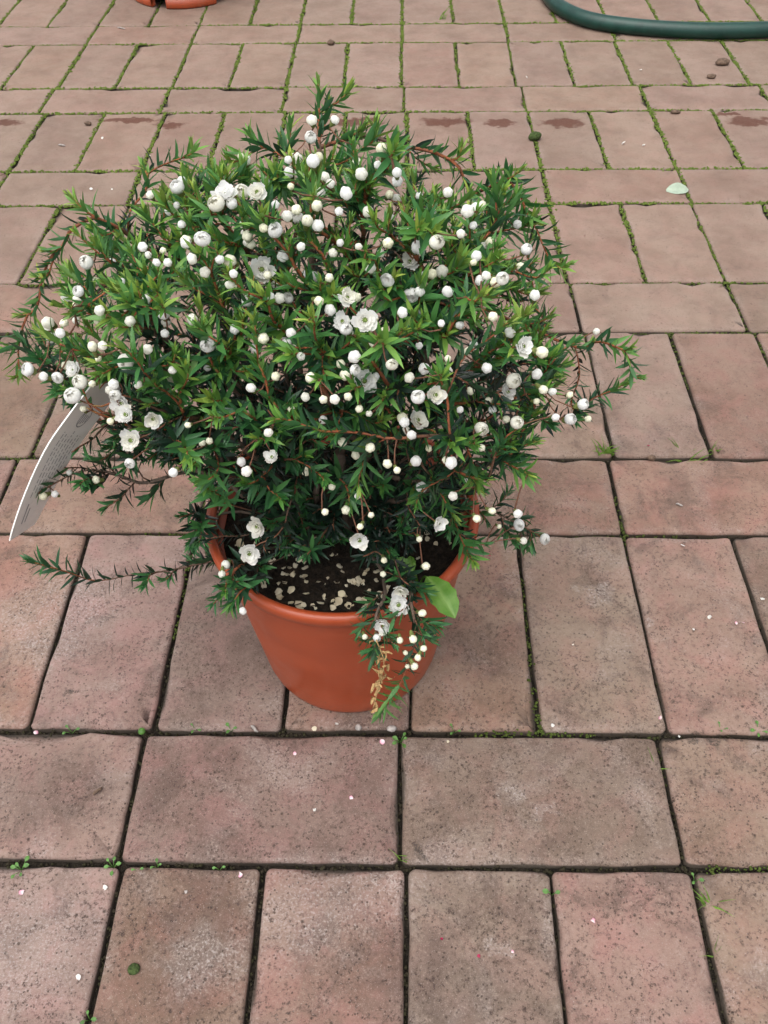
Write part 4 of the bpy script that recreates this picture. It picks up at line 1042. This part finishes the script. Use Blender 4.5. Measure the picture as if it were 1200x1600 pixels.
# pale leaf on a far paver
q0, q1 = atz(1041, 298, .001), atz(1077, 294, .004)
o = empty('fallen_leaf', q0); tag(o, 'pale grey green fallen leaf on a paver at the upper right', 'leaf')
broad_leaf('leaf_blade', q0, q1, .021, (.1, -.35, 1), o, M_DRYLEAF, q0)
def lump(name, px, py, rx, ry, rz, mat, label, cat, seed=0, rot=0.0, zoff=0.0):
    rs = np.random.default_rng(seed+77); V = []; nt, na_ = 7, 12
    for i in range(nt+1):
        th = pi*i/nt
        for j in range(na_):
            ph = 2*pi*j/na_; d = np.array([sin(th)*cos(ph), sin(th)*sin(ph), cos(th)]); k = 1+.22*mnoise.noise(Vector(d*1.6)+Vector((seed*5.1, 0, 0)))+.08*mnoise.noise(Vector(d*5))
            V.append((d[0]*rx*k, d[1]*ry*k, d[2]*rz*k+rz*.82))
    Fs = [(i*na_+j, (i+1)*na_+j, (i+1)*na_+(j+1) % na_, i*na_+(j+1) % na_) for i in range(nt) for j in range(na_)]
    o = link(name, mesh_from(name, V, Fs, mat)); q = atz(px, py); o.location = (q[0], q[1], zoff); o.rotation_euler = (0, 0, rot); return tag(o, label, cat)
lump('pebble', 1128, 101, .0135, .009, .006, M_STONE, 'brown oval pebble on a far paver near the right edge', 'pebble', 1, .2)
lump('pebble', 1111, 122, .008, .006, .004, M_STONE, 'small brown pebble below the oval one at upper right', 'pebble', 2)
lump('pebble', 517, 70, .007, .006, .005, M_STONE, 'brown pebble on a far joint above the shrub', 'pebble', 3)
lump('pebble', 1055, 177, .009, .005, .003, M_STONE, 'flat brown crumb on a joint at upper right', 'pebble', 4)
lump('pebble', 1017, 718, .0045, .0032, .003, M_STONE, 'brown grain under the joint right of the shrub', 'pebble', 5)
lump('pebble', 138, 195, .006, .004, .003, M_STONE, 'small grey brown stone on the paver at the upper left', 'pebble', 6)
lump('moss_lump', 835, 218, .012, .007, .0065, M_DKGREEN, 'dark green mossy lump on the joint above right of the shrub', 'moss', 7, .4)
lump('moss_button', 210, 1515, .0042, .0036, .0016, M_DKGREEN, 'small round moss button on the bottom left paver', 'moss', 8)
lump('stone_chip', 612, 1140, .0040, .0028, .0024, M_GREY, 'grey stone chip in the joint in front of the pot', 'stone', 9)
lump('stone_chip', 560, 1138, .0026, .0030, .0022, M_GREY, 'smaller pale chip in the joint in front of the pot', 'stone', 10)
lump('stone_chip', 222, 1145-1, .0032, .0030, .0020, M_SEED, 'green round bud in the left joint', 'bud', 11)
def sliver(px, py, L, rot, label, mat=M_STONE, w=.0014):
    q = atz(px, py); v, f = tube([(-L/2, 0, .0012), (-L/4, .0006, .0016), (L/4, -.0004, .0015), (L/2, 0, .001)], [w*.4, w, w*.9, w*.3], 6)
    o = link('bark_sliver', mesh_from('bark_sliver', v, f, mat)); o.location = (q[0], q[1], 0); o.rotation_euler = (0, 0, rot); return tag(o, label, 'bark')
sliver(153, 1237, .0085, .9, 'thin brown bark sliver on the left front paver')
sliver(398, 1140, .008, -.7, 'grey sliver lying across the joint left of the pot', M_GREY)
sliver(1061, 790, .007, -.35, 'pale curved sliver on the paver right of the shrub', M_GREY, .0010)
sliver(97, 228, .012, -.2, 'pale sliver on the paver at the upper left', M_GREY)
sliver(190, 45, .020, -.4, 'pale stalk on a far paver at the upper left', M_GREY)
def seedling(px, py, n_, r, label, spread=.006):
    q = atz(px, py); root = empty('seedling', (q[0], q[1], -.004)); tag(root, label, 'seedling')
    for k in range(n_):
        a = 2*pi*k/n_+rng.uniform(-.4, .4); d = spread*rng.uniform(.4, 1); c = np.array([d*cos(a), d*sin(a), .0040+rng.uniform(.000, .003)]); s_ = r*rng.uniform(.75, 1.2)
        out = np.array([cos(a), sin(a), .15]); broad_leaf('leaf', c, c+out*s_*2, s_*1.5, (0, -.25, 1), root, M_SEED, (0, 0, 0), 0, 4)
        v, f = tube([(0, 0, 0), c*.6, c], .0003, 4); link('stem', mesh_from('stem', v, f, M_SEED), root)
for a in [(32, 1357, 6, .0019, 'cluster of round leaved seedlings in the joint at the lower left edge', .006), (176, 1354, 5, .0017, 'seedling cluster at the joint corner at lower left', .004), (215, 1388-30, 2, .0014, 'tiny seedling right of the lower left joint corner', .003),
  (111, 1142, 3, .0016, 'small seedling in the joint at left below the pot row', .005), (361, 1140, 3, .0017, 'small seedling in the joint left of the pot', .004), (625, 1157, 5, .0020, 'seedling at the joint corner right below the pot', .005), (245, 1350+3, 3, .0013, 'little seedling in the front joint left of centre', .004),
  (863, 1396, 2, .0020, 'two leaved seedling in the front joint right of centre', .003), (1186, 1140, 4, .0017, 'seedling in the joint at the right edge', .005), (1127, 1138, 3, .0012, 'tiny seedling in the joint at right', .004), (1087, 1375, 3, .0015, 'tiny seedling above the grass tuft at lower right', .004),
  (342, 1357, 2, .0012, 'faint two leaved seedling in the front joint', .003), (710, 1142, 3, .0012, 'tiny seedling in the joint right of the pot', .004), (305, 1138, 3, .0013, 'tiny seedling in the joint between left pavers', .005), (138, 1592, 3, .0016, 'seedling in the joint at the bottom left edge', .004)]: seedling(*a)
def grass(px, py, n_, h, label, spread=.006, mat=M_GRASS, lean=(0, 0), flat=.5):
    q = atz(px, py); root = empty('grass_tuft', (q[0], q[1], -.004)); tag(root, label, 'grass')
    for k in range(n_):
        a = rng.uniform(0, 6.28); b = np.array([rng.normal(0, spread*.4), rng.normal(0, spread*.25), 0]); L = h*rng.uniform(.5, 1.15)
        d = unit(np.array([cos(a)*flat+lean[0], sin(a)*flat+lean[1], 1])); tip = b+d*L+np.array([cos(a), sin(a), -.5])*L*.25
        P = catmull([b, b+d*L*.55, tip], 4); x = unit(np.cross(d, [sin(a), -cos(a), .1])); V = []
        for i, p in enumerate(P):
            w = .0011*(1-(i/(len(P)-1))**1.6)+.0001; V += [p-x*w, p+np.cross(d, x)*w*.35, p+x*w]
        Fs = [(i*3+j, i*3+j+1, i*3+j+4, i*3+j+3) for i in range(len(P)-1) for j in range(2)]
        link('blade', mesh_from('blade', V, Fs, mat), root)
grass(946, 706, 26, .017, 'bright green grass tuft in the joint right of the shrub', .010)
grass(1108, 1412, 9, .017, 'young grass sprout in the front joint at lower right', .004, lean=(.2, .2), flat=.9)
grass(690, 30, 8, .030, 'thin grass blades in a far joint at the top', .010)
grass(1058, 58, 14, .030, 'grass blades growing beside the green hose', .016)
grass(1085, 712, 9, .018, 'straw coloured dry grass in the joint right of the shrub', .022, M_DRYG if False else M_GRASS, flat=1.6)
grass(1115, 702, 8, .012, 'short grass at the joint corner near the right edge', .006)
grass(30, 295+0, 1, .001, 'x') if False else None
grass(275, 28, 4, .022, 'few thin grass blades before the notched pot', .02) if False else None
grass(1112, 1490, 4, .012, 'sparse grass blades in the front joint below the sprout', .006, flat=.9)
grass(640, 1340, 4, .012, 'few thin blades in the front joint under the pot', .006, flat=.8)
grass(1022, 1198, 2, .014, 'single bent grass blade beside the joint at right', .003, flat=1.8)
